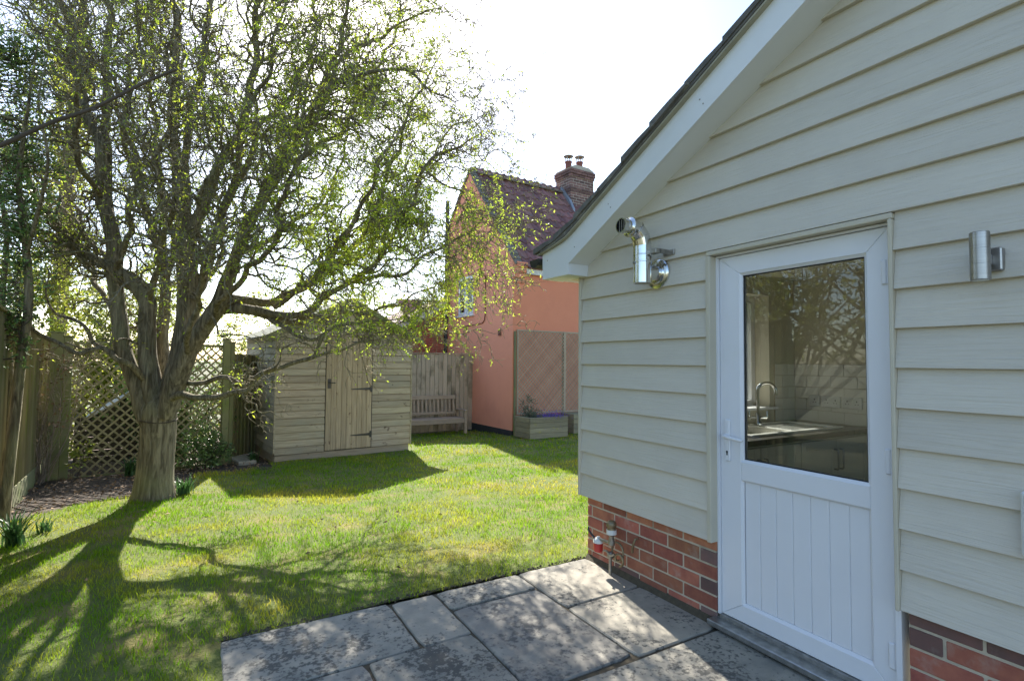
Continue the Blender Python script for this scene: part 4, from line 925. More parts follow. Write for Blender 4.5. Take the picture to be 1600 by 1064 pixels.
# ------------------------------------------------------------------ vegetation tools
def tubes(PTS, RAD, sides):
    """many branches at once: PTS (n,p,3), RAD (n,p)"""
    n, p, _ = PTS.shape
    T = np.gradient(PTS, axis=1); T /= np.linalg.norm(T, axis=2, keepdims=True)+1e-9
    ref = np.where(np.abs(T[:, :1, 2:3]) < .9, np.array([[[0, 0, 1.]]]), np.array([[[1., 0, 0]]]))
    a = np.cross(T, np.broadcast_to(ref, T.shape)); a /= np.linalg.norm(a, axis=2, keepdims=True)+1e-9; b = np.cross(T, a)
    th = 2*math.pi*np.arange(sides)/sides
    V = PTS[:, :, None, :]+RAD[:, :, None, None]*(a[:, :, None, :]*np.cos(th)[None, None, :, None]+b[:, :, None, :]*np.sin(th)[None, None, :, None])
    base = (np.arange(n)*p*sides)[:, None, None]; i = (np.arange(p-1)*sides)[None, :, None]; k = np.arange(sides)[None, None, :]; k2 = (k+1) % sides
    F = np.stack([base+i+k, base+i+k2, base+i+sides+k2, base+i+sides+k], -1).reshape(-1, 4)
    return V.reshape(-1, 3), F
def curly(S, D, L_, p, amp, turns, droop=0., up=0.):
    """n contorted branches from S in direction D, p points each"""
    n = len(S); D = D/(np.linalg.norm(D, axis=1, keepdims=True)+1e-9)
    ref = rng.normal(size=(n, 3)); e1 = np.cross(D, ref); e1 /= np.linalg.norm(e1, axis=1, keepdims=True)+1e-9; e2 = np.cross(D, e1)
    ph = rng.uniform(0, 6.28, n); sp = turns*rng.uniform(.6, 1.4, n)*rng.choice([-1, 1], n); am = amp*rng.uniform(.6, 1.4, n)
    P = np.zeros((n, p, 3)); P[:, 0] = S; drift = np.zeros((n, 3))
    for k in range(1, p):
        t = k/(p-1); a = ph+sp*6.283*t; drift = drift+rng.normal(0, amp*.22, (n, 3))
        d = D+am[:, None]*(np.cos(a)[:, None]*e1+np.sin(a)[:, None]*e2)+drift
        d[:, 2] += up*t-droop*t
        d /= np.linalg.norm(d, axis=1, keepdims=True)+1e-9
        P[:, k] = P[:, k-1]+d*(L_/(p-1))[:, None]
    return P
def catmull(pts, step):
    pts = np.asarray(pts, float); out = []
    q = np.vstack([2*pts[0]-pts[1], pts, 2*pts[-1]-pts[-2]])
    for i in range(1, len(q)-2):
        a, b, c, d = q[i-1], q[i], q[i+1], q[i+2]; n = max(2, int(np.linalg.norm((c-b)[:3])/step))
        for t in np.arange(n)/n:
            out.append(.5*((2*b)+(-a+c)*t+(2*a-5*b+4*c-d)*t*t+(-a+3*b-3*c+d)*t**3))
    out.append(pts[-1]); return np.array(out)
def leaf_mesh(name, P, D, ln, wd, mat, fold=.25):
    """diamond leaves at P pointing along D"""
    n = len(P); D = D/(np.linalg.norm(D, axis=1, keepdims=True)+1e-9); ref = rng.normal(size=(n, 3)); s = np.cross(D, ref); s /= np.linalg.norm(s, axis=1, keepdims=True)+1e-9; u = np.cross(s, D)
    m = P+D*(ln*.45)[:, None]; c = u*(wd*fold)[:, None]
    V = np.stack([P, m-s*(wd*.5)[:, None]+c, P+D*ln[:, None], m+s*(wd*.5)[:, None]+c], 1).reshape(-1, 3)
    return fast_mesh(name, V, np.arange(4*n).reshape(-1, 4), mat)
def mobj(name, me, parent=None, label=None, kind=None):
    o = bpy.data.objects.new(name, me)
    link(o, parent, Matrix.Identity(4)); return tag(o, label, kind=kind)
def pick(P, n, t0=0., t1=1.):
    """n random points on branches P (m,p,3): point, direction, branch index, fraction"""
    m, p, _ = P.shape; b = rng.integers(0, m, n); t = rng.uniform(t0, t1, n)*(p-1.001); i = t.astype(int); f = (t-i)[:, None]
    return P[b, i]*(1-f)+P[b, i+1]*f, P[b, i+1]-P[b, i], b, t/(p-1)
def perp_dir(D, spread, bias=None):
    n = len(D); D = D/(np.linalg.norm(D, axis=1, keepdims=True)+1e-9); r = rng.normal(size=(n, 3)); r -= D*(r*D).sum(1, keepdims=True); r /= np.linalg.norm(r, axis=1, keepdims=True)+1e-9
    d = D*(1-spread)+r*spread
    if bias is not None: d = d+bias
    return d

# ------------------------------------------------------------------ corkscrew willow
TD = 5.73
wil = thing('willow_tree', P3(241, 777, TD), 'tall corkscrew willow with contorted limbs and fresh yellow green leaves', 'tree')
def trace(pts): return np.array([np.append(P3(x, y, TD+dd), r_) for (x, y, dd, r_) in pts])
tk = [(240, 790, 0, .27), (241, 776, 0, .215), (242, 755, 0, .19), (244, 720, 0, .172), (246, 690, 0, .163), (247, 665, 0, .168), (248, 640, 0, .165), (249, 620, .02, .12), (250, 600, .05, .06)]
C_ = catmull(trace(tk), .04)
def round_tube(C, sides, lump=.0, seed=0):
    P = C[:, :3]; rad = C[:, 3]; V, F = tube(P, rad, sides, True); V = np.array(V)
    if lump:
        n = len(P); r = np.random.default_rng(seed); ph = r.uniform(0, 6.28, 8)
        for i in range(n):
            for k in range(sides):
                th = 6.283*k/sides; j = i*sides+k
                f = 1+lump*(math.sin(3*th+ph[0]+i*.10)+.7*math.sin(5*th+ph[1]-i*.07)+.5*math.sin(9*th+ph[2]+i*.13)+.8*math.sin(i*.33+ph[3])*math.sin(2*th+ph[4]))
                V[j] = P[i]+(V[j]-P[i])*f
    return V, F
# root flare
Vt_, Ft_ = round_tube(C_, 36, .035, 1)
smooth_obj(part('trunk', (Vt_, Ft_), M['bark'], wil), 80)
LIMBS = [  # (px, py, depth offset, radius)
 # left stem
 [(240, 668, -.05, .10), (226, 640, -.06, .098), (212, 600, -.08, .085), (197, 555, -.10, .079), (187, 514, -.1, .076), (183, 469, -.1, .073), (180, 421, -.1, .078), (175, 370, -.12, .072), (167, 335, -.12, .07), (158, 300, -.1, .056), (155, 219, -.1, .05), (132, 172, -.1, .043), (104, 31, -.05, .033), (84, -40, 0, .025), (50, -160, .1, .012)],
 [(169, 345, -.12, .062), (167, 300, 0, .05), (166, 219, .1, .046), (166, 109, .15, .04), (170, 19, .2, .034), (160, -90, .3, .025), (170, -220, .4, .010)],
 # central stem that swings over to the left
 [(246, 665, -.02, .11), (238, 610, -.04, .10), (229, 554, -.04, .092), (231, 500, -.05, .085), (229, 470, -.05, .083), (211, 446, -.08, .078), (180, 421, -.14, .06), (152, 407, -.2, .048), (120, 385, -.25, .042), (93, 365, -.3, .038), (59, 308, -.35, .032), (30, 255, -.3, .026), (-10, 190, -.2, .014)],
 # big right stem
 [(250, 665, .02, .12), (262, 625, .03, .135), (275, 590, .04, .128), (288, 540, .05, .122), (293, 480, .05, .113), (294, 430, .05, .105), (292, 385, .05, .10), (287, 355, .05, .085), (279, 300, .05, .060), (272, 187, .1, .046), (278, 62, .15, .036), (268, -30, .2, .028), (280, -180, .3, .010)],
 [(293, 380, .05, .075), (305, 352, .0, .065), (318, 320, -.05, .058), (330, 290, -.1, .052), (350, 244, -.15, .048), (384, 181, -.2, .042), (397, 94, -.2, .034), (406, 0, -.2, .026), (425, -120, -.1, .010)],
 [(290, 370, .05, .06), (291, 300, .2, .05), (290, 265, .25, .047), (294, 187, .3, .042), (312, 125, .35, .038), (325, 47, .4, .033), (330, -20, .45, .026), (350, -160, .5, .010)],
 # right leaning stem
 [(258, 650, -.06, .10), (272, 600, -.09, .10), (288, 565, -.10, .098), (319, 509, -.12, .088), (345, 470, -.12, .08), (358, 435, -.1, .068), (366, 407, -.08, .062), (386, 351, -.05, .055), (405, 325, 0, .05), (421, 295, 0, .047), (447, 244, .05, .042), (470, 205, .1, .038), (494, 175, .1, .034), (510, 120, .15, .028), (537, 47, .2, .022), (560, -60, .3, .010)],
 [(360, 440, -.1, .05), (372, 395, .05, .045), (390, 350, .1, .042), (416, 290, .15, .038), (444, 262, .2, .036), (462, 203, .25, .032), (500, 170, .3, .028), (540, 84, .3, .022), (572, 72, .25, .018), (603, 53, .2, .015), (634, 31, .2, .012), (681, 19, .15, .006)],
 [(300, 470, .0, .06), (320, 430, .2, .052), (331, 400, .3, .048), (338, 356, .35, .045), (352, 320, .4, .042), (370, 295, .45, .038), (387, 250, .5, .035), (406, 203, .5, .032), (431, 175, .55, .028), (469, 120, .6, .024), (487, 70, .6, .018), (500, -40, .6, .009)],
 # stems behind
 [(250, 650, .1, .09), (252, 590, .25, .075), (253, 540, .35, .07), (257, 497, .4, .062), (258, 455, .45, .055), (254, 399, .5, .05), (240, 370, .5, .045), (231, 340, .5, .042), (220, 300, .5, .038), (206, 250, .6, .034), (194, 219, .6, .03), (200, 125, .7, .025), (215, 40, .8, .018), (220, -100, .9, .008)],
 [(255, 440, .45, .04), (270, 400, .6, .036), (262, 340, .7, .032), (245, 290, .8, .028), (242, 200, .9, .024), (236, 100, 1.0, .018), (250, -40, 1.1, .008)],
 # left sweeping limb
 [(181, 430, -.1, .045), (168, 410, .1, .034), (150, 385, .25, .028), (110, 340, .4, .024), (76, 300, .5, .019), (40, 240, .6, .013), (10, 200, .6, .007)],
 # right horizontal limbs
 [(330, 485, -.05, .068), (361, 482, -.05, .06), (395, 486, -.05, .055), (425, 496, -.05, .048), (450, 500, -.02, .036), (492, 498, .0, .026), (515, 497, .05, .023), (526, 490, .08, .021), (558, 486, .1, .019), (596, 485, .1, .016), (624, 479, .1, .013), (650, 455, .1, .009), (690, 440, .1, .005)],
 [(350, 465, -.1, .055), (385, 470, .1, .05), (419, 474, .2, .046), (459, 456, .25, .042), (492, 439, .3, .038), (507, 420, .35, .034), (545, 395, .4, .029), (580, 350, .4, .025), (600, 290, .4, .022), (625, 222, .4, .019), (637, 187, .4, .016), (660, 130, .4, .012), (690, 90, .35, .006)],
 [(400, 484, -.1, .045), (440, 492, -.2, .04), (479, 489, -.25, .036), (502, 469, -.3, .033), (526, 450, -.3, .030), (547, 441, -.3, .028), (585, 410, -.3, .025), (620, 360, -.25, .022), (644, 312, -.2, .020), (659, 266, -.2, .018), (697, 240, -.2, .014), (725, 222, -.15, .010), (752, 205, -.1, .005)],
 [(540, 442, -.3, .022), (590, 432, -.45, .019), (640, 420, -.5, .016), (680, 395, -.5, .013), (720, 365, -.5, .010), (755, 345, -.45, .007), (790, 345, -.4, .004)],
 [(660, 262, -.2, .013), (690, 285, -.3, .011), (715, 300, -.35, .009), (735, 320, -.4, .007), (745, 370, -.4, .005), (752, 430, -.4, .004)],
 # low right boughs in front of the shed
 [(268, 622, -.12, .042), (285, 616, -.2, .036), (300, 618, -.28, .034), (325, 622, -.35, .031), (350, 621, -.4, .03), (375, 610, -.45, .028), (400, 592, -.5, .026), (430, 580, -.55, .024), (470, 563, -.6, .021), (502, 536, -.65, .018), (519, 519, -.7, .016), (543, 508, -.7, .014), (562, 506, -.7, .011), (590, 515, -.75, .008), (625, 505, -.75, .004)],
 [(268, 600, .1, .034), (285, 595, .05, .03), (320, 601, -.1, .027), (348, 590, -.2, .025), (368, 591, -.25, .023), (383, 602, -.35, .02), (400, 592, -.48, .014)],
 [(470, 563, -.6, .017), (509, 555, -.65, .015), (539, 544, -.7, .013), (558, 532, -.7, .010), (590, 528, -.7, .006), (600, 522, -.7, .004)],
 [(420, 496, -.1, .03), (440, 512, -.3, .026), (470, 525, -.4, .022), (500, 525, -.5, .018), (530, 512, -.55, .014), (580, 500, -.6, .010), (640, 500, -.6, .006), (690, 520, -.6, .003)],
 # low left bare boughs
 [(222, 590, -.15, .036), (205, 568, -.3, .031), (185, 563, -.38, .028), (160, 549, -.45, .026), (138, 545, -.5, .024), (120, 548, -.52, .022), (90, 534, -.55, .02), (62, 518, -.6, .017), (50, 503, -.6, .010), (40, 470, -.6, .005)],
 [(232, 600, .1, .034), (205, 575, -.05, .03), (185, 552, -.12, .027), (160, 540, -.2, .024), (140, 532, -.25, .022), (125, 512, -.3, .019), (100, 496, -.3, .016), (85, 480, -.3, .012), (75, 440, -.3, .008), (60, 400, -.2, .004)],
 # upper crown fillers, nearer and farther
 [(420, 300, -.1, .034), (445, 235, -.4, .03), (490, 170, -.6, .026), (540, 120, -.8, .021), (600, 110, -.9, .016), (660, 130, -1.0, .011), (715, 160, -1.0, .005)],
 [(290, 430, -.1, .035), (330, 380, -.5, .03), (360, 300, -.8, .026), (380, 200, -1.0, .021), (420, 100, -1.2, .015), (450, 0, -1.3, .009), (460, -80, -1.3, .004)],
 [(180, 430, -.1, .032), (200, 360, -.5, .028), (215, 280, -.8, .024), (200, 190, -1.0, .019), (220, 90, -1.1, .013), (215, 0, -1.2, .006)],
 [(440, 260, .1, .034), (500, 230, .5, .03), (550, 180, .8, .026), (590, 110, 1.0, .02), (620, 40, 1.2, .013), (640, -60, 1.3, .006)],
 [(500, 430, .3, .03), (560, 400, .7, .026), (610, 340, 1.0, .022), (650, 280, 1.1, .017), (700, 210, 1.2, .011), (745, 180, 1.2, .005)],
 [(232, 470, -.05, .034), (250, 400, -.6, .03), (262, 330, -1.0, .026), (250, 240, -1.3, .021), (270, 150, -1.5, .016), (262, 60, -1.6, .010), (280, -30, -1.7, .005)],
 [(185, 500, -.1, .032), (150, 440, .4, .028), (130, 370, .8, .024), (112, 290, 1.1, .02), (120, 200, 1.3, .015), (100, 100, 1.4, .009), (90, 0, 1.4, .004)],
 [(295, 480, .05, .034), (330, 430, .6, .03), (350, 370, 1.1, .026), (340, 290, 1.4, .022), (350, 200, 1.6, .017), (340, 100, 1.7, .011), (360, 0, 1.8, .005)],
 [(320, 510, -.12, .032), (370, 440, -.7, .028), (420, 390, -1.1, .024), (440, 320, -1.4, .02), (470, 240, -1.5, .015), (480, 150, -1.6, .010), (500, 70, -1.6, .005)],
 [(360, 410, -.08, .03), (420, 370, .5, .026), (470, 340, .9, .022), (520, 290, 1.2, .018), (540, 220, 1.4, .013), (560, 140, 1.5, .007)],
 [(290, 560, -.1, .03), (300, 500, -.6, .026), (320, 430, -1.0, .023), (310, 350, -1.4, .019), (330, 260, -1.6, .014), (320, 170, -1.7, .008)],
 [(160, 310, -.1, .03), (130, 260, -.6, .026), (115, 190, -.9, .022), (130, 110, -1.1, .017), (110, 30, -1.2, .010), (115, -50, -1.2, .005)],
 [(430, 480, .0, .03), (480, 440, -.5, .026), (530, 380, -.9, .022), (570, 310, -1.1, .018), (600, 240, -1.2, .013), (640, 190, -1.2, .006)],
]
LC = []
lr = np.random.default_rng(5)
for n_, l_ in enumerate(LIMBS):
    C = catmull(trace(l_), .045)
    # contortion grows as the limb thins
    m_ = len(C); ph = lr.uniform(0, 6.28, 6); s_ = np.cumsum(np.r_[0, np.linalg.norm(np.diff(C[:, :3], axis=0), axis=1)])
    amp = np.clip(.05*(1-C[:, 3]/.06), .0, .026)*np.clip(s_/.6, 0, 1); amp = np.maximum(amp, .007*np.clip(s_/.6, 0, 1))
    for ax, (k1, k2) in enumerate(((7.5, 16), (6.7, 14), (8.3, 15))):
        C[:, ax] += amp*(np.sin(s_*k1+ph[ax])+.45*np.sin(s_*k2+ph[ax+3]))
    C[:, 3] *= .97; LC.append(C)
    sides = 16 if C[:, 3].max() > .06 else 9
    smooth_obj(part('limb', round_tube(C, sides, .05 if sides == 16 else .03, n_+3), M['bark'], wil), 80)
# second order branches from the limbs
S, D, Rr, Lh = [], [], [], []
for n_, C in enumerate(LC):
    s_ = np.cumsum(np.r_[0, np.linalg.norm(np.diff(C[:, :3], axis=0), axis=1)]); tot = s_[-1]
    bare = n_ in (17, 18, 21, 22); n = int(tot*(2.0 if bare else 3.2 if n_ in (19, 20) else 6.5 if n_ == 12 else 11. if n_ in (13, 14, 15, 16) else 9.))
    u_ = rng.uniform(.16, 1, n)**.85*tot; i = np.clip(np.searchsorted(s_, u_), 1, len(C)-1)
    S.append(C[i, :3]); D.append(C[i, :3]-C[i-1, :3]); Rr.append(C[i, 3]); Lh.append(np.full(n, .5 if bare else .8 if n_ in (19, 20) else 1.))
    S.append(C[-1:, :3]); D.append(C[-1:, :3]-C[-4:-3, :3]); Rr.append(C[-1:, 3]*1.8); Lh.append(np.array([1.]))
S = np.concatenate(S); D = np.concatenate(D); Rr = np.concatenate(Rr); Lh = np.concatenate(Lh); n = len(S)
tc_ = P3(300, 330, TD); out = (S-tc_); out[:, 2] *= .3; out /= np.linalg.norm(out, axis=1, keepdims=True)+1e-9
d2 = perp_dir(D, .55, out*.25+np.array([0, 0, .15])); L2 = rng.uniform(.45, 1.7, n)*Lh*np.clip(.55+Rr*14, .6, 1.15)
B2 = curly(S, d2, L2, 18, .62, 2.6, droop=.35); R2 = np.clip(Rr*.45, .004, .015)[:, None]*np.linspace(1, .28, 18)[None]
# third order
n3 = n*8; s3, t3, b3, f3 = pick(B2, n3, .12, 1.); d3 = perp_dir(t3, .6); L3 = rng.uniform(.22, .62, n3)*np.clip(L2[b3], .6, 1.1)
B3 = curly(s3, d3, L3, 11, .85, 2.2, droop=.65); R3 = np.full(n3, .0042)[:, None]*np.linspace(1, .45, 11)[None]
# twigs
n4 = n3*3; s4, t4, b4, f4 = pick(B3, n4, .15, 1.); d4 = perp_dir(t4, .6); L4 = rng.uniform(.08, .26, n4)
B4 = curly(s4, d4, L4, 5, .8, 1.2, droop=.8); R4 = np.full(n4, .0025)[:, None]*np.linspace(1, .6, 5)[None]
# long hanging shoots on the right side
hs = np.array([P3(x, y, TD+dd) for x, y, dd in ((690, 440, -.4), (700, 430, -.5), (715, 420, -.4), (728, 400, -.5), (742, 390, -.45), (755, 360, -.4), (770, 350, -.4), (640, 470, -.5), (660, 480, -.5), (680, 470, -.45), (700, 470, -.4), (735, 380, -.3), (790, 345, -.4), (750, 300, -.4), (765, 250, -.1), (780, 240, 0), (560, 480, -.5), (600, 470, -.6), (620, 490, -.6), (540, 500, -.6), (710, 330, -.3), (725, 340, -.5))])
nh = len(hs); BH = curly(hs, rng.normal(0, .5, (nh, 3))+np.array([.1, 0, -1.0]), rng.uniform(.45, .95, nh), 24, .75, 4.5, droop=.6); RH = np.full(nh, .003)[:, None]*np.linspace(1, .5, 24)[None]
va, fa = tubes(B2, R2, 5); vb, fb = tubes(B3, R3, 3); vc, fc = tubes(B4, R4, 3); vh, fh = tubes(BH, RH, 3)
mobj('branches', fast_mesh('branches', va, fa, M['bark'], True), wil, kind='stuff').matrix_basis = WM[wil.name].inverted()
Vv = np.concatenate([vb, vc, vh]); Fv = np.concatenate([fb, fc+len(vb), fh+len(vb)+len(vc)])
mobj('twigs', fast_mesh('twigs', Vv, Fv, M['twig'], True), wil, kind='stuff').matrix_basis = WM[wil.name].inverted()
# leaves: more of them low on the right, thin at the left and at the top
def px_of(P):
    q = P-np.array([0, 0, HC]); d = q@fw; return 800+FPX*(q@rv)/d, 532-FPX*(q@uv)/d
def leaves_on(B, n, t0=.1):
    p_, d_, b_, f_ = pick(B, n, t0, 1.); x, y = px_of(p_)
    dens = .20+.80*np.exp(-((x-590)/135)**2-((y-370)/120)**2)+.20*np.clip((x-250)/300, 0, 1)
    dens = dens*np.where((x < 230) & (y > 380), .6, 1)*np.where((x < 420) & (y > 230), .8, 1)*np.where((x > 690) & (y < 420), .65, 1)*np.where((y > 520) & (x > 380), .25, 1)*np.where(x > 745, .5, 1)
    cl = .5+.5*np.sin(p_[:, 0]*3.1+1.7*np.sin(p_[:, 2]*2.3))*np.sin(p_[:, 1]*2.7+p_[:, 2]*2.9)
    k = rng.uniform(0, 1, n) < dens*(.35+1.0*cl); return p_[k], perp_dir(d_[k], .5, np.array([0, 0, -.05]))
A = [leaves_on(B4, int(n4*10)), leaves_on(B3, int(n3*8), .3)]
ph_, dh_, _, _ = pick(BH, nh*75, .1, 1.); A.append((ph_, perp_dir(dh_, .5)))
LP = np.concatenate([a[0] for a in A]); LD = np.concatenate([a[1] for a in A]); nl = len(LP)
mobj('foliage', leaf_mesh('foliage', LP, LD, rng.uniform(.024, .05, nl), rng.uniform(.008, .0145, nl), M['leaf']), wil, kind='stuff').matrix_basis = WM[wil.name].inverted()
print('willow', n, n3, n4, 'leaves', nl)
# rope round the trunk at the fork
tie = thing('trunk_tie', P3(246, 657, TD-.1), 'dark wire tied round the willow trunk below its fork', 'wire')
cx_, cy_ = P3(247, 657, TD)[:2]; zt = P3(247, 657, TD)[2]
smooth_obj(part('wire_loop', tube([(cx_+.178*math.cos(t), cy_+.178*math.sin(t), zt+.012*math.sin(2*t+1)) for t in np.linspace(0, 6.283, 40)], .006, 6), M['darktwig'], tie), 80)

# ------------------------------------------------------------------ other plants
def bush(name, label, cat, base, blobs, nl, ln, wd, mat, stems=8, stem_r=.012, group=None, stem_mat=None, droop=.2):
    """a bush: stems from the base into each blob, twigs and leaves spread through the blobs"""
    t = thing(name, base, label, cat, 0., group); base = np.array(base); P = []; allp = []
    bl = np.array(blobs, float); W_ = bl[:, 3]**2; W_ /= W_.sum()
    k = rng.choice(len(bl), stems, p=W_); tgt = bl[k, :3]+rng.normal(0, .45, (stems, 3))*bl[k, 3:4]
    s = base+np.c_[rng.normal(0, .05, (stems, 2)), np.full(stems, -.05)]; d = tgt-s; L_ = np.linalg.norm(d, axis=1)
    B = curly(s, d, L_, 10, .25, .8); Rr_ = stem_r*rng.uniform(.6, 1.2, stems)[:, None]*np.linspace(1, .35, 10)[None]
    q, tq, _, _ = pick(B, stems*14, .35, 1.); Bt = curly(q, perp_dir(tq, .7), rng.uniform(.3, 1.0, len(q))*float(np.median(bl[:, 3])), 6, .35, .8, droop=droop); Rt = np.full(len(q), stem_r*.25)[:, None]*np.linspace(1, .5, 6)[None]
    va, fa = tubes(B, Rr_, 6); vb, fb = tubes(Bt, Rt, 3)
    I = WM[t.name].inverted()
    mobj('stems', fast_mesh('stems', np.concatenate([va, vb]), np.concatenate([fa, fb+len(va)]), stem_mat or M['darktwig'], True), t).matrix_basis = I
    # leaves: half on twigs, half in clumps filling the blobs
    n1 = nl//3; p1, d1, _, _ = pick(Bt, n1, .1, 1.)
    ncl = max(8, nl//14); kb = rng.choice(len(bl), ncl, p=W_); dirs = rng.normal(size=(ncl, 3)); dirs /= np.linalg.norm(dirs, axis=1, keepdims=True); rad = rng.uniform(.25, 1, ncl)**.45
    cc = bl[kb, :3]+dirs*(rad*bl[kb, 3])[:, None]; n2 = nl-n1; kc = rng.integers(0, ncl, n2); p2 = cc[kc]+rng.normal(0, 1, (n2, 3))*float(np.median(bl[:, 3]))*.13; d2_ = dirs[kc]*.6+rng.normal(0, .6, (n2, 3))
    P_ = np.concatenate([p1+rng.normal(0, .01, (n1, 3)), p2]); D_2 = np.concatenate([perp_dir(d1, .6), d2_]); kz = P_[:, 2] > base[2]+.01; P_, D_2 = P_[kz], D_2[kz]; n_ = len(P_)
    mobj('foliage', leaf_mesh('foliage', P_, D_2, ln*rng.uniform(.6, 1.3, n_), wd*rng.uniform(.7, 1.2, n_), mat), t, kind='stuff').matrix_basis = I
    return t
# evergreen shrub at the left picture edge, with two stems and a bare bough
eb = P3(3, 850, 4.75); EG = thing('evergreen_shrub', (eb[0], eb[1], gz(eb[1])), 'dark evergreen shrub with leaning stems at the left picture edge', 'shrub')
I = WM[EG.name].inverted()
for l_ in ([(-4, 880, 0, .055), (4, 820, 0, .048), (14, 730, 0, .044), (24, 640, .05, .042), (33, 560, .1, .04), (45, 470, .1, .034), (40, 380, .1, .028), (30, 280, 0, .022), (45, 160, -.1, .012), (60, 60, -.2, .005)],
           [(2, 830, .05, .04), (8, 740, .12, .034), (14, 640, .2, .03), (14, 560, .25, .027), (4, 470, .3, .024), (10, 360, .3, .02), (-10, 240, .3, .015), (0, 120, .3, .008)],
           [(40, 400, .1, .018), (60, 330, -.1, .015), (75, 250, -.3, .011), (60, 160, -.4, .008), (75, 90, -.4, .004)]):
    C = catmull(np.array([np.append(P3(x, y, 4.75+dd), r_) for x, y, dd, r_ in l_]), .06)
    smooth_obj(part('stem', round_tube(C, 10, .04, 2), M['bark'], EG), 80)
C = catmull(np.array([np.append(P3(x, y, 3.3), r_) for x, y, r_ in ((-420, 330, .028), (-200, 282, .022), (-60, 250, .0165), (0, 228, .0135), (80, 192, .0125), (140, 172, .0115), (190, 148, .0105), (232, 127, .010), (276, 109, .0075))]), .05)
bb = smooth_obj(part('bare_bough', round_tube(C, 10, .05, 4), M['darktwig'], EG), 80); bb['label'] = 'bare cut bough reaching in front of the willow'
smooth_obj(part('bud', tube([P3(143, 172, 3.3), P3(150, 172, 3.28), P3(158, 176, 3.27)], [.008, .006, .003], 6), M['darktwig'], bb))
smooth_obj(part('bud', tube([P3(192, 149, 3.3), P3(196, 139, 3.3), P3(200, 134, 3.29)], [.008, .006, .003], 6), M['darktwig'], bb))
bl = np.array([np.append(P3(x, y, 4.75+dd), r_) for x, y, dd, r_ in ((20, 120, 0, .42), (55, 90, -.1, .28), (10, 220, .1, .45), (50, 260, 0, .3), (15, 340, .1, .42), (45, 380, .1, .26), (10, 440, .1, .40), (30, 500, .1, .26), (-40, 300, 0, .6), (-60, 480, 0, .5), (-60, 120, 0, .6), (70, 150, -.1, .22), (0, 540, 0, .25), (62, 330, 0, .2))])
nl = 7500; kb = rng.choice(len(bl), 420, p=bl[:, 3]**2/np.sum(bl[:, 3]**2)); dr = rng.normal(size=(420, 3)); dr /= np.linalg.norm(dr, axis=1, keepdims=True); rd = rng.uniform(.1, 1, 420)**.5
cc = bl[kb, :3]+dr*(rd*bl[kb, 3])[:, None]; trunkp = np.array([P3(30, y, 4.8) for y in np.linspace(560, 100, 420)]); near = trunkp[np.argmin(((cc[:, None]-trunkp[None])**2).sum(2), 1)]
BT = curly(near, cc-near+rng.normal(0, .08, cc.shape), np.linalg.norm(cc-near, axis=1), 7, .3, .7); va, fa = tubes(BT, np.full((420, 7), .0045)*np.linspace(1, .4, 7), 4)
mobj('twigs', fast_mesh('twigs', va, fa, M['darktwig'], True), EG, kind='stuff').matrix_basis = I
p_, d_, _, _ = pick(BT, nl, .4, 1.); p_ = p_+rng.normal(0, .035, p_.shape)
mobj('foliage', leaf_mesh('foliage', p_, perp_dir(d_, .6), rng.uniform(.03, .062, nl), rng.uniform(.013, .022, nl), M['evergreen']), EG, kind='stuff').matrix_basis = I

# sunny hedge beyond the fence and trellis
def hedge_blobs(x0, x1, y0, y1, zt, n, r_): return [(rng.uniform(x0, x1), rng.uniform(y0, y1), rng.uniform(gz(y0)+.25, zt), r_*rng.uniform(.8, 1.2)) for _ in range(n)]
bush('hedge', 'sunlit yellow green hedge rising beyond the trellis screen', 'hedge', (-1.2, 12.2, gz(12)), hedge_blobs(-3.0, .2, 11.8, 12.6, 2.85, 36, .42), 27000, .075, .045, M['hedge'], stems=40, stem_r=.014)
bush('hedge', 'sunlit yellow green hedge beyond the shed roof', 'hedge', (1.6, 14.2, gz(14)), hedge_blobs(.2, 3.6, 13.8, 14.8, 3.1, 28, .45), 15000, .075, .045, M['hedge'], stems=40, stem_r=.014)
bush('hedge', 'dense hedge beyond the left board fence', 'hedge', (-3.2, 8.0, gz(8)), hedge_blobs(-4.0, -2.7, 5.0, 10.5, 2.3, 30, .5), 9000, .06, .034, M['hedge'], stems=40, stem_r=.014)
bush('garden_tree', 'leafy tree beyond the left fence mirrored in the door glass', 'tree', (-5.2, 3.2, 0), [(-5.0+rng.normal(0, .8), 3.4+rng.normal(0, 1.3), rng.uniform(2.0, 5.6), .8) for _ in range(24)], 9000, .10, .05, M['hedge'], stems=40, stem_r=.05, stem_mat=M['bark'])
bush('garden_tree', 'tall leafy tree farther along the left fence mirrored in the door glass', 'tree', (-5.8, 6.6, 0), [(-5.6+rng.normal(0, .8), 6.8+rng.normal(0, 1.2), rng.uniform(2.0, 5.2), .8) for _ in range(22)], 8000, .10, .05, M['hedge'], stems=40, stem_r=.05, stem_mat=M['bark'])
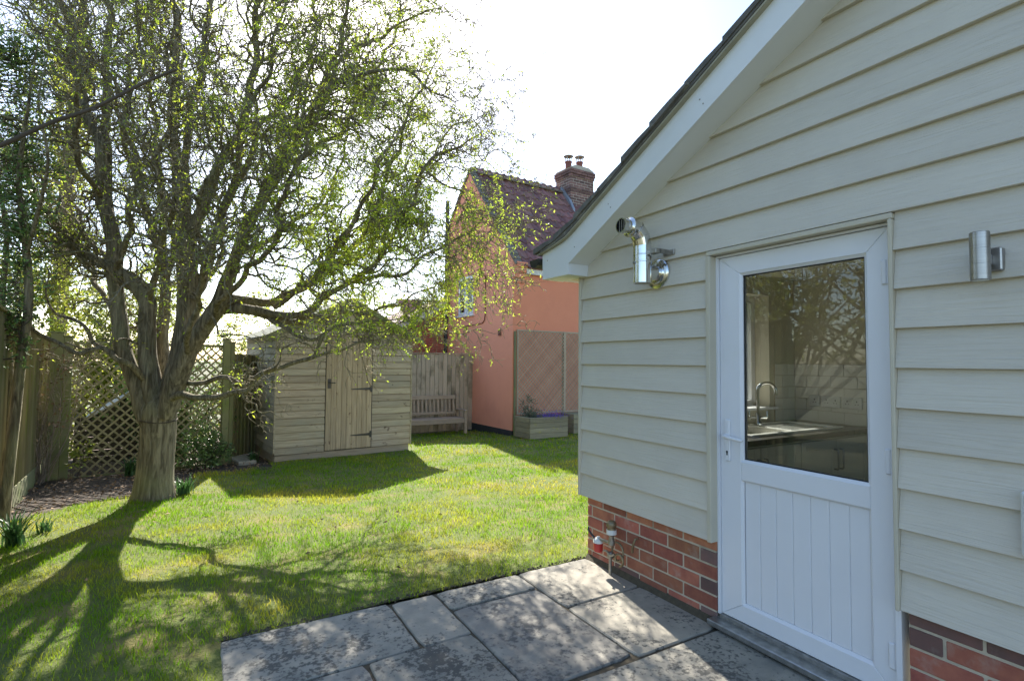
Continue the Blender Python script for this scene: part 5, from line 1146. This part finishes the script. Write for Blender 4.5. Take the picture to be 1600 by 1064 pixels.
# ivy clad tree far behind
iv = thing('ivy_clad_tree', (-3.0, 16, gz(16)), 'pale straight trunk wrapped in ivy beyond the hedge', 'tree')
C = catmull(np.array([(-3.05, 16, -.7, .2), (-3.03, 16, 1.5, .17), (-3.0, 16, 4, .15), (-2.95, 16, 7, .11), (-2.8, 16, 10.5, .07)]), .2)
smooth_obj(part('trunk', round_tube(C, 14, .04, 9), M['bark'], iv), 80)
t_ = rng.uniform(0, 1, 2600)**.7; zz = 4.2+t_*4.5; th = rng.uniform(0, 6.28, 2600); rr = rng.uniform(.15, .34, 2600)*(1+.3*np.sin(zz*4))
p_ = np.stack([-2.98+rr*np.cos(th), 16+rr*np.sin(th), zz], 1); d_ = np.stack([np.cos(th), np.sin(th), -.4+0*th], 1)+rng.normal(0, .4, (2600, 3))
mobj('ivy', leaf_mesh('ivy', p_, d_, rng.uniform(.06, .12, 2600), rng.uniform(.05, .09, 2600), M['hedge']), iv, kind='stuff').matrix_basis = WM[iv.name].inverted()
ns = 60; zs = rng.uniform(3, 10, ns); BS = curly(np.stack([np.full(ns, -2.98), np.full(ns, 16.), zs], 1), np.c_[rng.normal(0, 1, (ns, 2)), rng.uniform(.2, 1, ns)], rng.uniform(1, 2.6, ns), 12, .4, 1.); va, fa = tubes(BS, np.full((ns, 12), .03)*np.linspace(1, .2, 12), 5)
q, tq, _, _ = pick(BS, ns*12, .2, 1.); BQ = curly(q, perp_dir(tq, .6), rng.uniform(.3, .9, len(q)), 7, .4, 1.); vb, fb = tubes(BQ, np.full((len(q), 7), .008)*np.linspace(1, .4, 7), 3)
mobj('branches', fast_mesh('branches', np.concatenate([va, vb]), np.concatenate([fa, fb+len(va)]), M['darktwig'], True), iv, kind='stuff').matrix_basis = WM[iv.name].inverted()
bush('undergrowth_shrub', 'dark tangled shrub growing close behind the trellis', 'shrub', (-.5, 10.1, gz(10.1)), [(rng.uniform(-1.0, .25), rng.uniform(9.85, 10.3), rng.uniform(-.2, 1.5), .3) for _ in range(22)], 7000, .06, .032, M['evergreen'], stems=40, stem_r=.012)
# shrubs and clumps in the bed
bush('low_shrub', 'dark glossy low shrub in front of the trellis right post', 'shrub', (.08, 9.05, gz(9.05)), [(-.02, 9.05, .0, .28), (.15, 9.1, -.02, .22), (-.22, 9.0, -.05, .22), (.0, 9.15, .2, .22)], 2200, .05, .024, M['evergreen'], stems=14, stem_r=.009)
bush('young_shrub', 'small bright green shoot beside the left trellis post', 'shrub', (-1.45, 9.0, gz(9)), [(-1.42, 9.0, .12, .12)], 160, .05, .03, M['hedge'], stems=4, stem_r=.006)
bush('bramble', 'dry bare vine stems climbing the fence corner by the trellis post', 'vine', (-1.82, 9.0, gz(9)), [(-1.84, 9.0, 1.1, .35), (-1.80, 8.9, .6, .25), (-1.75, 9.0, 1.5, .35)], 160, .05, .03, M['deadleaf'], stems=30, stem_r=.006, stem_mat=M['drytwig'])
def clump(name, label, x, y, n, h, spread, mat, cat='plant', wdt=.012, group=None):
    t = thing(name, (x, y, gz(y)), label, cat, 0, group); a = rng.uniform(0, 6.28, n); ln = h*rng.uniform(.6, 1.15, n); V = []; F = []
    for k in range(n):
        c = np.array([math.cos(a[k]), math.sin(a[k]), 0]); s = np.array([-c[1], c[0], 0]); lean = rng.uniform(.25, 1.0)*spread; b = np.array([rng.normal(0, .03), rng.normal(0, .03), -.01])
        pts = [b+c*lean*ln[k]*f_*f_+np.array([0, 0, ln[k]*(f_-.38*f_*f_*lean)]) for f_ in (0, .35, .7, 1.)]
        for i, (q, w_) in enumerate(zip(pts, (.8, 1, .8, .08))): V += [q-s*w_*wdt/2, q+s*w_*wdt/2]
        o_ = k*8; F += [(o_+2*i, o_+2*i+1, o_+2*i+3, o_+2*i+2) for i in range(3)]
    tag(lp('strap_leaves', (V, F), mat, t), kind='stuff'); return t
G1 = onp = None
def gpt(px, py):
    d = fw+(px-800)/FPX*rv-(py-532)/FPX*uv; t = (-HC+KG*2.95)/(d[2]+KG*d[1]); return d*t
for px, py, n, h, sp, lab in ((22, 852, 90, .30, .9, 'clump of green bulb leaves at the left edge of the lawn'), (203, 742, 70, .28, .9, 'clump of dark strap leaves left of the willow trunk'), (288, 772, 60, .24, .8, 'tuft of long grass at the right foot of the willow trunk'),
                               (285, 720, 60, .34, .8, 'clump of arching leaves between willow trunk and low shrub'), (395, 722, 40, .22, .9, 'small strap leaf clump by the shed corner'), (66, 832, 22, .16, .8, 'small tuft of shoots on the lawn near the left fence'), (738, 664, 40, .22, 1.0, 'weeds at the foot of the house wall beside the bench'), (690, 666, 60, .2, 1.0, 'weeds growing under the bench')):
    q = gpt(px, py); clump('leaf_clump', lab, q[0], q[1], n, h, sp, M['strap'], wdt=.014)
bush('lavender_bush', 'grey green bush in the planter by the house trellis', 'shrub', (6.12, 9.68, gz(9.6)+.40), [(6.10, 9.65, .18, .20), (6.28, 9.66, .14, .17), (6.0, 9.55, .05, .15), (6.12, 9.75, .42, .16)], 1500, .055, .013, M['greyleaf'], stems=22, stem_r=.006)
fl_ = thing('violet_flowers', (6.55, 9.52, gz(9.5)+.4), 'violet trailing flowers along the front of the planter', 'flowers')
n_ = 700; p_ = np.stack([rng.normal(6.55, .16, n_), rng.normal(9.45, .08, n_), gz(9.5)+.42+np.abs(rng.normal(0, .06, n_))-.25*(rng.uniform(0, 1, n_) < .15)], 1); mobj('petals', leaf_mesh('petals', p_, rng.normal(0, 1, (n_, 3))+np.array([0, -.5, .8]), rng.uniform(.015, .03, n_), rng.uniform(.014, .022, n_), M['flower']), fl_, kind='stuff').matrix_basis = WM[fl_.name].inverted()
p2 = p_+rng.normal(0, .02, p_.shape)-np.array([0, 0, .03]); mobj('flower_leaves', leaf_mesh('flower_leaves', p2, rng.normal(0, 1, (n_, 3)), rng.uniform(.02, .035, n_), rng.uniform(.008, .014, n_), M['greyleaf']), fl_, kind='stuff').matrix_basis = WM[fl_.name].inverted()
# fallen leaves on the soil and a few on the lawn
n_ = 1500; x = rng.uniform(-2.0, .9, n_); y = rng.uniform(6.3, 9.6, n_); k = np.array([y_ > bed_edge(x_)-.12 for x_, y_ in zip(x, y)]); x, y = x[k], y[k]; n_ = len(x)
x = np.r_[x, rng.uniform(-.8, 3.5, 60)]; y = np.r_[y, rng.uniform(3.1, 7, 60)]; n_ = len(x)
p_ = np.stack([x, y, np.where(y > 2.95, -KG*(y-2.95), 0)+rng.uniform(.0, .02, n_)+np.where(np.arange(n_) >= n_-60, .02, 0)], 1)
o = mobj('fallen_leaves', leaf_mesh('fallen_leaves', p_, np.c_[rng.normal(0, 1, (n_, 2)), rng.normal(0, .15, n_)], rng.uniform(.02, .05, n_), rng.uniform(.012, .028, n_), M['deadleaf'])); tag(o, 'brown fallen leaves scattered over the soil and lawn', 'leaves', kind='stuff')
# crumbling turf edge along the paving
n_ = 330; x = rng.uniform(.1, 2.27, n_); y = np.full(n_, 2.898)+rng.normal(0, .010, n_); V = []; F = []
for x_, y_ in zip(x, y):
    r_ = rng.uniform(.003, .011); o_ = len(V); c = np.array([x_, y_, r_*.3]); 
    for d in ((1, 0, 0), (-1, 0, 0), (0, 1, 0), (0, -1, 0), (0, 0, .8), (0, 0, -.8)): V.append(c+np.array(d)*r_*rng.uniform(.7, 1.3))
    F += [(o_, o_+2, o_+4), (o_+2, o_+1, o_+4), (o_+1, o_+3, o_+4), (o_+3, o_, o_+4), (o_+2, o_, o_+5), (o_+1, o_+2, o_+5), (o_+3, o_+1, o_+5), (o_, o_+3, o_+5)]
tag(part('turf_crumbs', (V, F), M['joint']), 'crumbs of soil along the turf edge by the paving', 'soil', kind='stuff')
print('objects', len(bpy.data.objects))
